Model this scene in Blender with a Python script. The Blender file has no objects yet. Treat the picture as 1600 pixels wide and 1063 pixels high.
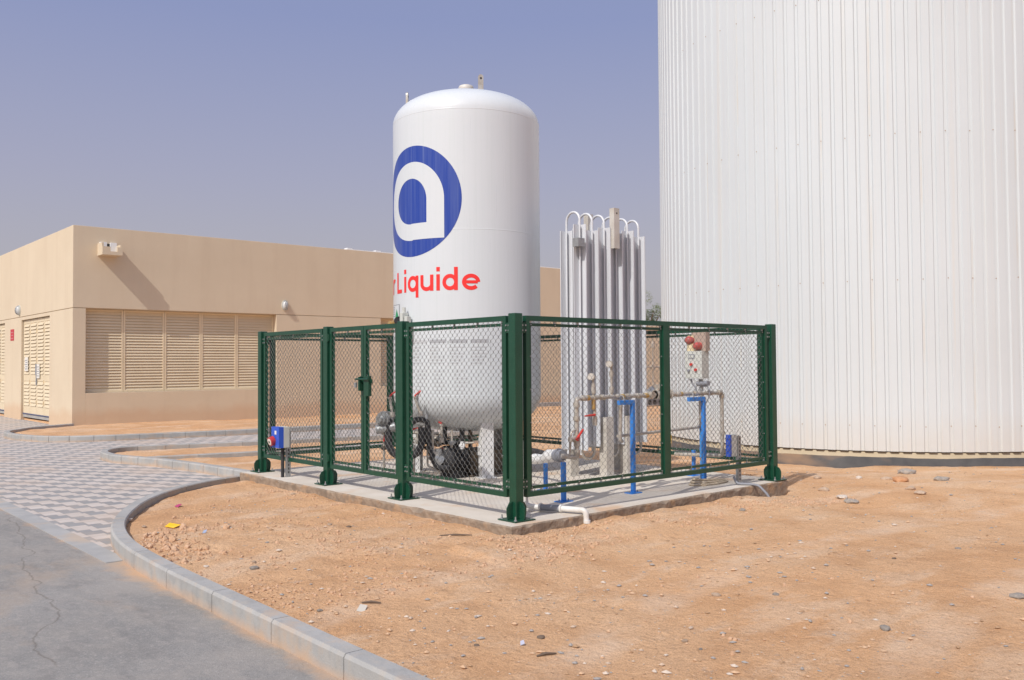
import bpy, math, random
import numpy as np
from mathutils import Vector, Matrix, noise
R = math.radians
sc = bpy.context.scene
# ------------------------------------------------------------------ camera
CX, CY, CZ, FPX, YAW, PITCH, ROLL = -5.742554, -6.56463, 1.498146, 1404.766, 0.714936, 0.0276694, -0.0065961
cam = bpy.data.objects.new('camera', bpy.data.cameras.new('camera'))
sc.collection.objects.link(cam); sc.camera = cam
F_ = Vector((math.sin(YAW)*math.cos(PITCH), math.cos(YAW)*math.cos(PITCH), math.sin(PITCH)))
R0 = Vector((math.cos(YAW), -math.sin(YAW), 0)); U0 = R0.cross(F_)
Rv = R0*math.cos(ROLL)+U0*math.sin(ROLL); Uv = -R0*math.sin(ROLL)+U0*math.cos(ROLL)
m = Matrix.Identity(4)
for i in range(3):
    m[i][0], m[i][1], m[i][2] = Rv[i], Uv[i], -F_[i]
m.translation = Vector((CX, CY, CZ)); cam.matrix_world = m
cam.data.sensor_width = 36; cam.data.lens = FPX/1600*36
cam.data.clip_start = 0.05; cam.data.clip_end = 2000
sc.render.resolution_x = 1024; sc.render.resolution_y = 680
# ------------------------------------------------------------------ light
SUN_EL = 45.0
SD = Vector((-math.cos(R(SUN_EL))*.956, -math.cos(R(SUN_EL))*.292, math.sin(R(SUN_EL)))).normalized()
sun = bpy.data.objects.new('sun', bpy.data.lights.new('sun', 'SUN')); sc.collection.objects.link(sun)
sun.data.energy = 2.55; sun.data.angle = R(0.5); sun.data.color = (1, .965, .915)
sun.rotation_euler = SD.to_track_quat('Z', 'Y').to_euler()
w = bpy.data.worlds.new('World'); sc.world = w; w.use_nodes = True
nt = w.node_tree; bg = nt.nodes['Background']
sky = nt.nodes.new('ShaderNodeTexSky'); sky.sky_type = 'NISHITA'; sky.sun_disc = False
sky.sun_elevation = R(SUN_EL); sky.sun_rotation = R(253)
sky.altitude = 0; sky.air_density = 1.6; sky.dust_density = 5.5; sky.ozone_density = 2.2
# hazy desert sky: the physical sky veiled by a pale dust layer that thins upwards
_tc = nt.nodes.new('ShaderNodeTexCoord'); _sp = nt.nodes.new('ShaderNodeSeparateXYZ'); nt.links.new(_tc.outputs['Generated'], _sp.inputs[0])
_rp = nt.nodes.new('ShaderNodeValToRGB'); nt.links.new(_sp.outputs[2], _rp.inputs[0])
_st = [(0, (2.15, 2.05, 2.15)), (.09, (2.1, 2.02, 2.3)), (.2, (1.75, 1.74, 2.4)), (.36, (1.22, 1.38, 2.4)), (.7, (1.15, 1.35, 2.3)), (1, (1.15, 1.35, 2.2))]
while len(_rp.color_ramp.elements) < len(_st): _rp.color_ramp.elements.new(.5)
for _e, (_p, _c) in zip(_rp.color_ramp.elements, _st): _e.position = _p; _e.color = (*[q*1.16 for q in _c], 1)
_mx = nt.nodes.new('ShaderNodeMix'); _mx.data_type = 'RGBA'; _mx.inputs[0].default_value = .88
nt.links.new(sky.outputs[0], _mx.inputs[6]); nt.links.new(_rp.outputs[0], _mx.inputs[7])
# bright dusty glow of the sky on the sun's side (behind the photographer)
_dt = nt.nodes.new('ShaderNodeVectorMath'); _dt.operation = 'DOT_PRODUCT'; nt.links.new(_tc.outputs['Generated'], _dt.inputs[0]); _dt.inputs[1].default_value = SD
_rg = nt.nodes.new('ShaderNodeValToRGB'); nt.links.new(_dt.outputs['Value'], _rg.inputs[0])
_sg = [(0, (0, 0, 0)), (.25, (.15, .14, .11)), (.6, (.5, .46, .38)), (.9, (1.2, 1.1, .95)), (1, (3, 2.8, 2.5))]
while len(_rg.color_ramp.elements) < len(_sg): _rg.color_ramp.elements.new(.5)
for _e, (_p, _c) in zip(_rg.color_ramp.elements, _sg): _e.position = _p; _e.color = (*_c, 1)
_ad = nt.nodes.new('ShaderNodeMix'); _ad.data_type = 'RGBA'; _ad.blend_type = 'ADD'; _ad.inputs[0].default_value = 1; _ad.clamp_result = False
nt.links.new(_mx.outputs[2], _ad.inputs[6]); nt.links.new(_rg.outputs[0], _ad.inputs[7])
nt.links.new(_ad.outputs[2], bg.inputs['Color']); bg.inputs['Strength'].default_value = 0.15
sc.view_settings.view_transform = 'Standard'; sc.view_settings.look = 'None'
sc.view_settings.gamma = 1; sc.view_settings.exposure = 0.30
sc.render.engine = 'CYCLES'
sc.cycles.max_bounces = 8

# ------------------------------------------------------------------ helpers
def at(px, py, axis, val):
    """point seen at photo pixel on the plane axis=val"""
    r = F_ + Rv*((px-800)/FPX) + Uv*((531.5-py)/FPX)
    i = 'xyz'.index(axis); o = Vector((CX, CY, CZ))
    return o + r*((val-o[i])/r[i])
def atv(px, py, x, y):
    r = F_ + Rv*((px-800)/FPX) + Uv*((531.5-py)/FPX); o = Vector((CX, CY, CZ))
    n = Vector((math.sin(YAW), math.cos(YAW), 0))
    return o + r*((Vector((x, y, 0))-Vector((CX, CY, 0))).dot(n)/r.dot(n))

def mat(name, col, rough=.7, metal=0, col2=None, nscale=4, bump=0, bscale=30, detail=6, contrast=(.35, .65), dirt=None, spec=.5, vec_scale=None, coat=0):
    m = bpy.data.materials.new(name); m.use_nodes = True
    t = m.node_tree; b = t.nodes['Principled BSDF']
    b.inputs['Roughness'].default_value = rough; b.inputs['Metallic'].default_value = metal
    b.inputs['Specular IOR Level'].default_value = spec
    b.inputs['Base Color'].default_value = (*col, 1)
    if coat: b.inputs['Coat Weight'].default_value = coat; b.inputs['Coat Roughness'].default_value = .15
    tc = t.nodes.new('ShaderNodeTexCoord'); v = tc.outputs['Object']
    if vec_scale:
        mp = t.nodes.new('ShaderNodeMapping'); mp.inputs['Scale'].default_value = vec_scale
        t.links.new(v, mp.inputs[0]); v = mp.outputs[0]
    last = None
    if col2:
        n = t.nodes.new('ShaderNodeTexNoise'); n.inputs['Scale'].default_value = nscale; n.inputs['Detail'].default_value = detail
        t.links.new(v, n.inputs[0])
        r = t.nodes.new('ShaderNodeValToRGB'); r.color_ramp.elements[0].position = contrast[0]; r.color_ramp.elements[1].position = contrast[1]
        r.color_ramp.elements[0].color = (*col, 1); r.color_ramp.elements[1].color = (*col2, 1)
        t.links.new(n.outputs['Fac'], r.inputs[0]); last = r.outputs[0]
    if dirt:   # (colour, scale, threshold, amount)
        n2 = t.nodes.new('ShaderNodeTexNoise'); n2.inputs['Scale'].default_value = dirt[1]; n2.inputs['Detail'].default_value = 8
        t.links.new(v, n2.inputs[0])
        r2 = t.nodes.new('ShaderNodeValToRGB'); r2.color_ramp.elements[0].position = dirt[2]; r2.color_ramp.elements[1].position = dirt[2]+.12
        r2.color_ramp.elements[1].color = (dirt[3],)*3+(1,)
        t.links.new(n2.outputs['Fac'], r2.inputs[0])
        mx = t.nodes.new('ShaderNodeMix'); mx.data_type = 'RGBA'
        t.links.new(r2.outputs[0], mx.inputs[0])
        if last: t.links.new(last, mx.inputs[6])
        else: mx.inputs[6].default_value = (*col, 1)
        mx.inputs[7].default_value = (*dirt[0], 1); last = mx.outputs[2]
    if last: t.links.new(last, b.inputs['Base Color'])
    if bump:
        n3 = t.nodes.new('ShaderNodeTexNoise'); n3.inputs['Scale'].default_value = bscale; n3.inputs['Detail'].default_value = 8
        t.links.new(tc.outputs['Object'], n3.inputs[0])
        bp = t.nodes.new('ShaderNodeBump'); bp.inputs['Strength'].default_value = 1; bp.inputs['Distance'].default_value = bump
        t.links.new(n3.outputs['Fac'], bp.inputs['Height']); t.links.new(bp.outputs[0], b.inputs['Normal'])
    return m

class N:      # node shortcuts
    def __init__(s, m): s.t = m.node_tree; s.b = s.t.nodes['Principled BSDF']
    def new(s, k, **kw):
        n = s.t.nodes.new(k)
        for a, b in kw.items(): setattr(n, a, b)
        return n
    def link(s, a, b): s.t.links.new(a, b)
    def math(s, op, a, b=None, c=None):
        n = s.t.nodes.new('ShaderNodeMath'); n.operation = op
        for i, v in enumerate((a, b, c)):
            if v is None: continue
            if isinstance(v, (int, float)): n.inputs[i].default_value = v
            else: s.link(v, n.inputs[i])
        return n.outputs[0]
    def noise(s, vec, scale, detail=6, rough=.5):
        n = s.t.nodes.new('ShaderNodeTexNoise'); n.inputs['Scale'].default_value = scale; n.inputs['Detail'].default_value = detail
        n.inputs['Roughness'].default_value = rough
        if vec: s.link(vec, n.inputs[0])
        return n.outputs['Fac']
    def ramp(s, fac, *st):
        r = s.t.nodes.new('ShaderNodeValToRGB'); e = r.color_ramp.elements
        while len(e) < len(st): e.new(.5)
        for k, (p, c) in enumerate(st):
            e[k].position = p; e[k].color = (c, c, c, 1) if isinstance(c, (int, float)) else (*c, 1)
        s.link(fac, r.inputs[0]); return r.outputs[0]
    def mix(s, f, a, b, mode='MIX'):
        n = s.t.nodes.new('ShaderNodeMix'); n.data_type = 'RGBA'; n.blend_type = mode
        for i, v in ((0, f), (6, a), (7, b)):
            if isinstance(v, (int, float)): n.inputs[i].default_value = v
            elif isinstance(v, tuple): n.inputs[i].default_value = (*v, 1)
            else: s.link(v, n.inputs[i])
        return n.outputs[2]
    def scaled(s, vec, sx, sy, sz):
        n = s.t.nodes.new('ShaderNodeMapping'); n.inputs['Scale'].default_value = (sx, sy, sz); s.link(vec, n.inputs[0]); return n.outputs[0]
    def obj(s): return s.new('ShaderNodeTexCoord').outputs['Object']
    def bump(s, h, dist):
        b = s.new('ShaderNodeBump'); b.inputs['Strength'].default_value = 1; b.inputs['Distance'].default_value = dist
        s.link(h, b.inputs['Height']); s.link(b.outputs[0], s.b.inputs['Normal'])

class MB:
    def __init__(s): s.v = []; s.f = []; s.mi = []; s.sm = []; s.cur = 0
    def add(s, vs, fs, smooth=False):
        o = len(s.v); s.v += [tuple(v) for v in vs]
        for f in fs: s.f.append(tuple(i+o for i in f)); s.mi.append(s.cur); s.sm.append(smooth)
    def box(s, x0, y0, z0, x1, y1, z1, M=None):
        vs = [Vector((x, y, z)) for x in (x0, x1) for y in (y0, y1) for z in (z0, z1)]
        if M: vs = [M @ v for v in vs]
        s.add(vs, [(0, 1, 3, 2), (4, 6, 7, 5), (0, 4, 5, 1), (2, 3, 7, 6), (0, 2, 6, 4), (1, 5, 7, 3)])
    def prism(s, poly, d, M=None):   # poly in xz plane (x,z), extruded along y by d=(y0,y1)
        n = len(poly)
        vs = [Vector((x, y, z)) for y in d for x, z in poly]
        if M: vs = [M @ v for v in vs]
        s.add(vs, [tuple(range(n)), tuple(range(2*n-1, n-1, -1))] + [((i+1) % n, i, n+i, n+(i+1) % n) for i in range(n)])
    def tube(s, pts, r, seg=10, caps=True, closed=False):
        pts = [Vector(p) for p in pts]; n = len(pts)
        rr = r if isinstance(r, (list, tuple)) else [r]*n
        rings = []; up = None
        for i, p in enumerate(pts):
            d = (pts[min(i+1, n-1)]-pts[max(i-1, 0)])
            if d.length < 1e-9: d = Vector((0, 0, 1))
            d.normalize()
            if up is None: up = d.orthogonal().normalized()
            else:
                up = up - d*up.dot(d)
                up = up.normalized() if up.length > 1e-6 else d.orthogonal().normalized()
            b = d.cross(up)
            rings.append([p+(up*math.cos(2*math.pi*k/seg)+b*math.sin(2*math.pi*k/seg))*rr[i] for k in range(seg)])
        vs = [v for q in rings for v in q]
        fs = [(i*seg+k, i*seg+(k+1) % seg, (i+1)*seg+(k+1) % seg, (i+1)*seg+k) for i in range(n-1) for k in range(seg)]
        s.add(vs, fs, True)
        if caps:
            s.add(rings[0], [tuple(range(seg-1, -1, -1))]); s.add(rings[-1], [tuple(range(seg))])
    def cyl(s, a, b, r, seg=16): s.tube([a, b], r, seg)
    def lathe(s, prof, c=(0, 0, 0), seg=48, smooth=True, ang=(0, 2*math.pi)):
        n = len(prof); full = abs(ang[1]-ang[0]-2*math.pi) < 1e-6; k = seg if full else seg+1
        vs = [(c[0]+r*math.cos(ang[0]+(ang[1]-ang[0])*j/seg), c[1]+r*math.sin(ang[0]+(ang[1]-ang[0])*j/seg), c[2]+z) for j in range(k) for r, z in prof]
        fs = [(j*n+i, ((j+1) % k)*n+i, ((j+1) % k)*n+i+1, j*n+i+1) for j in range(seg) for i in range(n-1)]
        s.add(vs, fs, smooth)
    def build(s, name, mats, parent=None, loc=None, bevel=0):
        me = bpy.data.meshes.new(name); me.from_pydata(s.v, [], s.f)
        for mm in (mats if isinstance(mats, (list, tuple)) else [mats]): me.materials.append(mm)
        me.polygons.foreach_set('material_index', s.mi); me.polygons.foreach_set('use_smooth', s.sm); me.update()
        o = bpy.data.objects.new(name, me); sc.collection.objects.link(o)
        if loc is not None: o.location = loc
        if parent is not None: o.parent = parent
        if bevel:
            b = o.modifiers.new('bevel', 'BEVEL'); b.width = bevel; b.segments = 2; b.limit_method = 'ANGLE'; b.angle_limit = R(50)
        return o

def fillet(pts, r, n=6):
    pts = [Vector(p) for p in pts]; out = [pts[0]]
    for i in range(1, len(pts)-1):
        a, b, c = pts[i-1], pts[i], pts[i+1]
        da, dc = (a-b), (c-b); rr = min(r, da.length*.49, dc.length*.49); da.normalize(); dc.normalize()
        p0, p1 = b+da*rr, b+dc*rr
        for k in range(n+1):
            t = k/n; out.append(p0*(1-t)**2 + b*2*t*(1-t) + p1*t*t)
    out.append(pts[-1]); return out

def tag(o, label=None, cat=None, group=None, kind=None):
    if label: o['label'] = label
    if cat: o['category'] = cat
    if group: o['group'] = group
    if kind: o['kind'] = kind
    return o
def empty(name, loc, label, cat, group=None, rz=0):
    o = bpy.data.objects.new(name, None); sc.collection.objects.link(o)
    o.location = loc; o.rotation_euler = (0, 0, rz); o.empty_display_size = .1
    return tag(o, label, cat, group)
def copy_tree(o, parent=None):
    c = o.copy(); sc.collection.objects.link(c)
    if parent: c.parent = parent
    for ch in list(o.children): copy_tree(ch, c)
    return c

# ------------------------------------------------------------------ materials
M = {}
M['louvre'] = mat('cream louvre paint', (.76, .64, .45), .5, col2=(.72, .60, .41), nscale=2)
M['white_flash'] = mat('white roof membrane', (.8, .8, .8), .6)
M['dark'] = mat('dark cavity', (.05, .045, .04), .9)
M['green'] = mat('dark green paint', (.006, .055, .030), .35, col2=(.008, .066, .037), nscale=8, dirt=((.20, .22, .16), 120, .62, .6), spec=.5, bump=.0006, bscale=60)
M['galv'] = mat('galvanised steel', (.42, .43, .43), .45, .6, col2=(.34, .35, .35), nscale=30)
M['wire'] = mat('chain link wire', (.24, .24, .225), .55, .35, col2=(.15, .15, .145), nscale=14)
M['steel'] = mat('weathered stainless pipe', (.56, .53, .48), .42, .35, col2=(.44, .39, .32), nscale=12, dirt=((.42, .27, .12), 18, .62, .6))
M['alu'] = mat('aluminium fins', (.70, .72, .75), .5, .12, col2=(.62, .63, .65), nscale=3, vec_scale=(6, 6, .4))
M['legmetal'] = mat('dull aluminium leg', (.62, .59, .54), .6, .15, col2=(.52, .48, .42), nscale=6)
M['blue'] = mat('blue stand paint', (.03, .20, .62), .45, col2=(.04, .23, .66), nscale=10, dirt=((.5, .45, .38), 40, .68, .5))
M['red'] = mat('red handle', (.62, .04, .03), .4)
M['black'] = mat('black rubber insulation', (.022, .022, .024), .75, col2=(.04, .04, .042), nscale=9, bump=.004, bscale=25)
M['brass'] = mat('brass', (.55, .36, .13), .4, .5)
M['frost'] = mat('white frosted pipe', (.8, .8, .78), .7, col2=(.62, .62, .6), nscale=14, bump=.006, bscale=22)
M['pvc'] = mat('white plastic pipe', (.78, .77, .74), .4, col2=(.68, .65, .6), nscale=10)
M['pvcgrey'] = mat('grey plastic sleeve', (.25, .26, .29), .5)
M['boxgrey'] = mat('pale grey enclosure', (.58, .6, .56), .5, col2=(.53, .54, .5), nscale=6)
M['boxblue'] = mat('blue plastic', (.03, .1, .55), .4)
M['yellow'] = mat('yellow plastic', (.8, .5, .02), .5)
M['ltred'] = mat('red beacon lens', (.50, .035, .04), .3, col2=(.42, .12, .10), nscale=9)
M['cream'] = mat('cream lens', (.72, .62, .4), .3)
M['legwhite'] = mat('white painted leg', (.78, .78, .77), .4, col2=(.7, .69, .66), nscale=5)
M['concrete'] = mat('pale concrete', (.68, .62, .54), .9, col2=(.60, .53, .445), nscale=1.8, bump=.003, bscale=60, dirt=((.62, .40, .24), 1.3, .55, .75), spec=.2)
M['red_sign'] = mat('red sign', (.55, .04, .06), .5)
M['paper'] = mat('paper', (.75, .72, .66), .8)
M['glassy'] = mat('lamp glass', (.6, .62, .62), .2)
M['greytext'] = mat('grey print', (.50, .51, .53), .6)
M['greytext2'] = mat('dark grey print', (.30, .31, .33), .6)
M['diamond'] = mat('green diamond', (.02, .3, .12), .5)
M['logored'] = mat('red vinyl', (.86, .035, .03), .35)
M['pump'] = mat('dark grimy metal', (.07, .065, .06), .6, .3, col2=(.16, .12, .08), nscale=14, bump=.004, bscale=18)
M['bark'] = mat('bark', (.16, .11, .07), .9, bump=.01)

def wall_mat():
    m = mat('cream render', (.70, .57, .405), .92, spec=.2); n = N(m); v = n.obj()
    c = n.mix(n.ramp(n.noise(v, .55, 6, .6), (.35, 0.), (.65, 1.)), (.69, .58, .43), (.655, .545, .40))
    c = n.mix(n.math('MULTIPLY', n.ramp(n.noise(n.scaled(v, 2.2, 2.2, .22), 1, 6, .6), (.5, 0.), (.72, 1.)), .3), c, (.58, .46, .33))
    sp = n.new('ShaderNodeSeparateXYZ'); n.link(v, sp.inputs[0])
    lo = n.ramp(n.math('SUBTRACT', sp.outputs[2], n.math('MULTIPLY', n.noise(v, 1.7, 6, .6), .5)), (.0, 1.), (.28, 0.))
    c = n.mix(n.math('MULTIPLY', lo, .5), c, (.60, .39, .24))
    c = n.mix(n.math('MULTIPLY', n.ramp(n.noise(v, 3.5, 8, .7), (.58, 0.), (.72, 1.)), .2), c, (.74, .63, .49))
    n.link(c, n.b.inputs['Base Color']); n.bump(n.noise(v, 90, 5, .6), .0015); return m
M['wall'] = wall_mat()
# white tank paint with faint vertical run marks
def tankpaint(name, col, streak, stain, amt):
    m = mat(name, col, .3); n = N(m); v = n.obj()
    s1 = n.noise(n.scaled(v, 14, 14, .35), 1.6, 5, .6)
    s2 = n.noise(n.scaled(v, 30, 30, .25), 1.3, 3, .6)
    k = n.math('MULTIPLY', n.ramp(s1, (.42, 0.), (.68, 1.)), n.ramp(s2, (.4, .2), (.7, 1.)))
    c = n.mix(n.math('MULTIPLY', k, amt), col, streak)
    big = n.noise(v, .9, 4)
    c = n.mix(n.math('MULTIPLY', n.ramp(big, (.45, 0.), (.75, 1.)), .25), c, stain)
    n.link(c, n.b.inputs['Base Color'])
    n.link(n.ramp(s1, (.3, .26), (.7, .42)), n.b.inputs['Roughness'])
    return m
M['tank'] = tankpaint('white gloss tank paint', (.645, .68, .70), (.54, .60, .59), (.72, .72, .73), .4)
M['logoblue'] = tankpaint('blue vinyl', (.018, .055, .32), (.12, .17, .40), (.018, .055, .32), .8)

def silo_mat():
    m = mat('white ribbed cladding', (.8, .78, .76), .5); n = N(m); v = n.obj()
    base = n.mix(n.ramp(n.noise(v, .35, 4), (.35, 0.), (.7, 1.)), (.615, .66, .68), (.585, .625, .64))
    st = n.noise(n.scaled(v, 7, 7, .10), 1.0, 4, .6)
    base = n.mix(n.math('MULTIPLY', n.ramp(st, (.60, 0.), (.72, 1.)), .25), base, (.66, .58, .47))
    fine = n.noise(n.scaled(v, 25, 25, .2), 1.0, 4, .6)
    base = n.mix(n.math('MULTIPLY', n.ramp(fine, (.5, 0.), (.75, 1.)), .25), base, (.6, .57, .53))
    sp = n.new('ShaderNodeSeparateXYZ'); n.link(v, sp.inputs[0])
    an = n.math('MULTIPLY', n.math('ARCTAN2', sp.outputs[1], sp.outputs[0]), 140/(2*math.pi)/4)
    ln = n.math('LESS_THAN', n.math('ABSOLUTE', n.math('SUBTRACT', n.math('FRACT', n.math('ADD', an, .30)), .5)), .022)
    zn = n.noise(n.scaled(v, .9, .9, .55), 1.3, 5, .65)
    base = n.mix(n.math('MULTIPLY', n.math('MULTIPLY', ln, n.ramp(zn, (.46, 0.), (.66, 1.))), .32), base, (.60, .50, .38))
    low = n.ramp(n.math('SUBTRACT', sp.outputs[2], n.math('MULTIPLY', n.noise(v, 2.5, 5), .5)), (.15, 1.), (.75, 0.))
    base = n.mix(n.math('MULTIPLY', low, .25), base, (.60, .50, .38))
    n.link(base, n.b.inputs['Base Color']); return m
M['silo'] = silo_mat()
def plinth_mat():
    m = mat('tarred plinth', (.05, .05, .055), .8); n = N(m); v = n.obj()
    sp = n.new('ShaderNodeSeparateXYZ'); n.link(v, sp.inputs[0])
    wob = n.noise(n.scaled(v, 1, 1, .3), 1.6, 4)
    h = n.math('ADD', sp.outputs[2], n.math('MULTIPLY', n.math('SUBTRACT', wob, .5), .05))
    top = n.ramp(n.math('MULTIPLY_ADD', h, 20, -3.35), (.45, 0.), (.55, 1.))
    dark = n.mix(n.noise(v, 4, 8), (.035, .035, .04), (.13, .125, .12))
    dust = n.ramp(n.noise(n.scaled(v, .5, .5, 1.2), 1.1, 5), (.55, 0.), (.66, 1.))
    dark = n.mix(n.math('MULTIPLY', dust, .55), dark, (.42, .25, .13))
    beige = n.mix(n.noise(v, 6, 6), (.55, .46, .33), (.42, .34, .22))
    n.link(n.mix(top, dark, beige), n.b.inputs['Base Color']); return m
M['plinth'] = plinth_mat()

def sand_mat():
    m = mat('orange desert sand', (.5, .3, .17), .95, spec=.1); n = N(m); v = n.obj()
    big = n.noise(v, .42, 5, .55); mid = n.noise(v, 1.7, 7, .6); fine = n.noise(v, 22, 6, .65); gr = n.noise(v, 110, 4, .7)
    c = n.mix(n.ramp(big, (.36, 0.), (.64, 1.)), (.70, .40, .205), (.765, .49, .285))
    wv = n.noise(n.scaled(v, .7, 1.6, 1), 1.1, 9, .68)
    c = n.mix(n.math('MULTIPLY', n.ramp(wv, (.53, 0.), (.60, 1.)), .55), c, (.79, .57, .385))
    c = n.mix(n.math('MULTIPLY', n.ramp(mid, (.36, 1.), (.5, 0.)), .45), c, (.54, .29, .14))
    c = n.mix(n.math('MULTIPLY', n.ramp(fine, (.3, 1.), (.5, 0.)), .35), c, (.40, .23, .125))
    c = n.mix(n.math('MULTIPLY', n.ramp(gr, (.32, 1.), (.5, 0.)), .55), c, (.34, .20, .115))
    c = n.mix(n.math('MULTIPLY', n.ramp(gr, (.55, 0.), (.68, 1.)), .5), c, (.80, .60, .43))
    sx = n.new('ShaderNodeSeparateXYZ'); n.link(v, sx.inputs[0])
    rr = n.math('SQRT', n.math('ADD', n.math('POWER', n.math('SUBTRACT', sx.outputs[0], 2.0), 2), n.math('POWER', n.math('ADD', sx.outputs[1], 15.0), 2)))
    rr = n.math('ADD', rr, n.math('MULTIPLY', n.math('SUBTRACT', n.noise(v, .6, 4), .5), .5))
    tr = n.math('ABSOLUTE', n.math('SUBTRACT', n.math('FRACT', n.math('DIVIDE', rr, 1.7)), .5))
    tk = n.math('MULTIPLY', n.ramp(tr, (.06, 1.), (.13, 0.)), n.ramp(n.noise(v, 1.3, 6, .65), (.4, 0.), (.6, 1.)))
    c = n.mix(n.math('MULTIPLY', tk, .5), c, (.80, .60, .43))
    rough = n.ramp(n.noise(n.scaled(v, 1, 1, 1), .8, 6, .6), (.47, 0.), (.58, 1.))
    c = n.mix(n.math('MULTIPLY', n.math('MULTIPLY', rough, n.ramp(n.noise(v, 48, 5, .75), (.34, 1.), (.5, 0.))), .55), c, (.36, .205, .115))
    gp = n.noise(v, 6.3, 8, .7)
    c = n.mix(n.math('MULTIPLY', n.ramp(gp, (.62, 0.), (.66, 1.)), .35), c, (.45, .40, .36))
    n.link(c, n.b.inputs['Base Color'])
    h = n.math('ADD', n.math('MULTIPLY', fine, 1.0), n.math('MULTIPLY', gr, .28))
    h = n.math('ADD', h, n.math('MULTIPLY', mid, 2.2))
    n.bump(h, .028); return m
M['sand'] = sand_mat()
def road_mat():
    m = mat('grey dusty asphalt', (.2, .2, .2), .9, spec=.2); n = N(m); v = n.obj()
    c = n.mix(n.ramp(n.noise(v, .5, 6, .6), (.35, 0.), (.65, 1.)), (.245, .235, .22), (.325, .31, .29))
    c = n.mix(n.math('MULTIPLY', n.ramp(n.noise(v, 130, 3, .7), (.35, 1.), (.5, 0.)), .5), c, (.13, .13, .13))
    sp = n.new('ShaderNodeSeparateXYZ'); n.link(v, sp.inputs[0])
    c = n.mix(n.math('MULTIPLY', n.ramp(n.noise(v, 60, 4, .8), (.55, 0.), (.68, 1.)), .6), c, (.47, .45, .42))
    # sand blown against the kerb line x=-3.2
    edge = n.math('ADD', n.math('MULTIPLY_ADD', sp.outputs[0], 3.0, 10.05), n.math('MULTIPLY', n.math('SUBTRACT', n.noise(v, 1.6, 7, .65), .5), 2.4))
    c = n.mix(n.math('MULTIPLY', n.ramp(n.noise(n.scaled(v, 1, .45, 1), 2.6, 9, .7), (.42, 0.), (.62, 1.)), .35), c, (.42, .37, .32))
    c = n.mix(n.math('MULTIPLY', n.ramp(n.noise(n.scaled(v, 1, .4, 1), 5.5, 8, .75), (.35, 1.), (.48, 0.)), .4), c, (.17, .165, .16))
    c = n.mix(n.math('MULTIPLY', n.ramp(n.noise(n.scaled(v, 1, .6, 1), 19, 8, .75), (.5, 0.), (.68, 1.)), .5), c, (.42, .38, .345))
    c = n.mix(n.math('MULTIPLY', n.ramp(edge, (.1, 0.), (.8, 1.)), .85), c, (.62, .37, .20))
    pale = n.ramp(n.math('ADD', n.math('MULTIPLY_ADD', sp.outputs[0], 1.1, 3.9), n.math('SUBTRACT', n.noise(v, .9, 6, .6), .5)), (.0, 0.), (.9, 1.))
    c = n.mix(n.math('MULTIPLY', pale, .38), c, (.46, .42, .37))
    patch = n.ramp(n.noise(n.scaled(v, 1.2, .5, 1), .9, 8, .65), (.56, 0.), (.72, 1.))
    c = n.mix(n.math('MULTIPLY', patch, .45), c, (.50, .35, .23))
    # wandering crack
    dx = n.math('ADD', n.math('SUBTRACT', sp.outputs[0], n.math('MULTIPLY_ADD', sp.outputs[1], .17, -4.12)), n.math('MULTIPLY', n.math('SUBTRACT', n.noise(n.scaled(v, 0, 1, 0), .8, 8, .5), .5), .9))
    cr = n.ramp(n.math('ABSOLUTE', dx), (.0, 1.), (.011, 0.))
    lim = n.ramp(n.math('MULTIPLY_ADD', sp.outputs[1], .2, .7), (.5, 0.), (.53, 1.))
    c = n.mix(n.math('MULTIPLY', n.math('MULTIPLY', cr, lim), .55), c, (.14, .115, .095))
    n.link(c, n.b.inputs['Base Color']); n.bump(n.noise(v, 140, 3, .7), .004); return m
M['road'] = road_mat()
def kerb_mat():
    m = mat('grey concrete kerb', (.4, .39, .37), .85, spec=.2); n = N(m); v = n.obj()
    c = n.mix(n.ramp(n.noise(v, 1.4, 7, .6), (.3, 0.), (.7, 1.)), (.33, .325, .31), (.45, .44, .42))
    sk = n.new('ShaderNodeSeparateXYZ'); n.link(v, sk.inputs[0])
    dz = n.ramp(n.math('ADD', n.math('MULTIPLY', sk.outputs[2], 6), n.math('MULTIPLY', n.noise(v, 3, 7, .65), 1.0)), (-.75+.0, 1.), (.0, 0.)) if 0 else n.ramp(n.math('ADD', n.math('MULTIPLY_ADD', sk.outputs[2], 8, 1.6), n.math('SUBTRACT', n.noise(v, 2.2, 7, .65), .5)), (.05, 1.), (.5, 0.))
    c = n.mix(n.math('MULTIPLY', dz, .6), c, (.58, .38, .24))
    c = n.mix(n.math('MULTIPLY', n.ramp(n.noise(v, 7, 9, .75), (.36, 1.), (.5, 0.)), .35), c, (.24, .235, .225))
    c = n.mix(n.math('MULTIPLY', n.ramp(n.noise(n.scaled(v, 9, 9, 1.5), 1, 6), (.5, 0.), (.68, 1.)), .4), c, (.48, .42, .35))
    c = n.mix(n.math('MULTIPLY', n.ramp(n.noise(v, 2.3, 7, .6), (.56, 0.), (.68, 1.)), .45), c, (.55, .37, .23))
    n.link(c, n.b.inputs['Base Color']); n.bump(n.noise(v, 80, 5, .6), .003); return m
M['kerb'] = kerb_mat()
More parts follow.
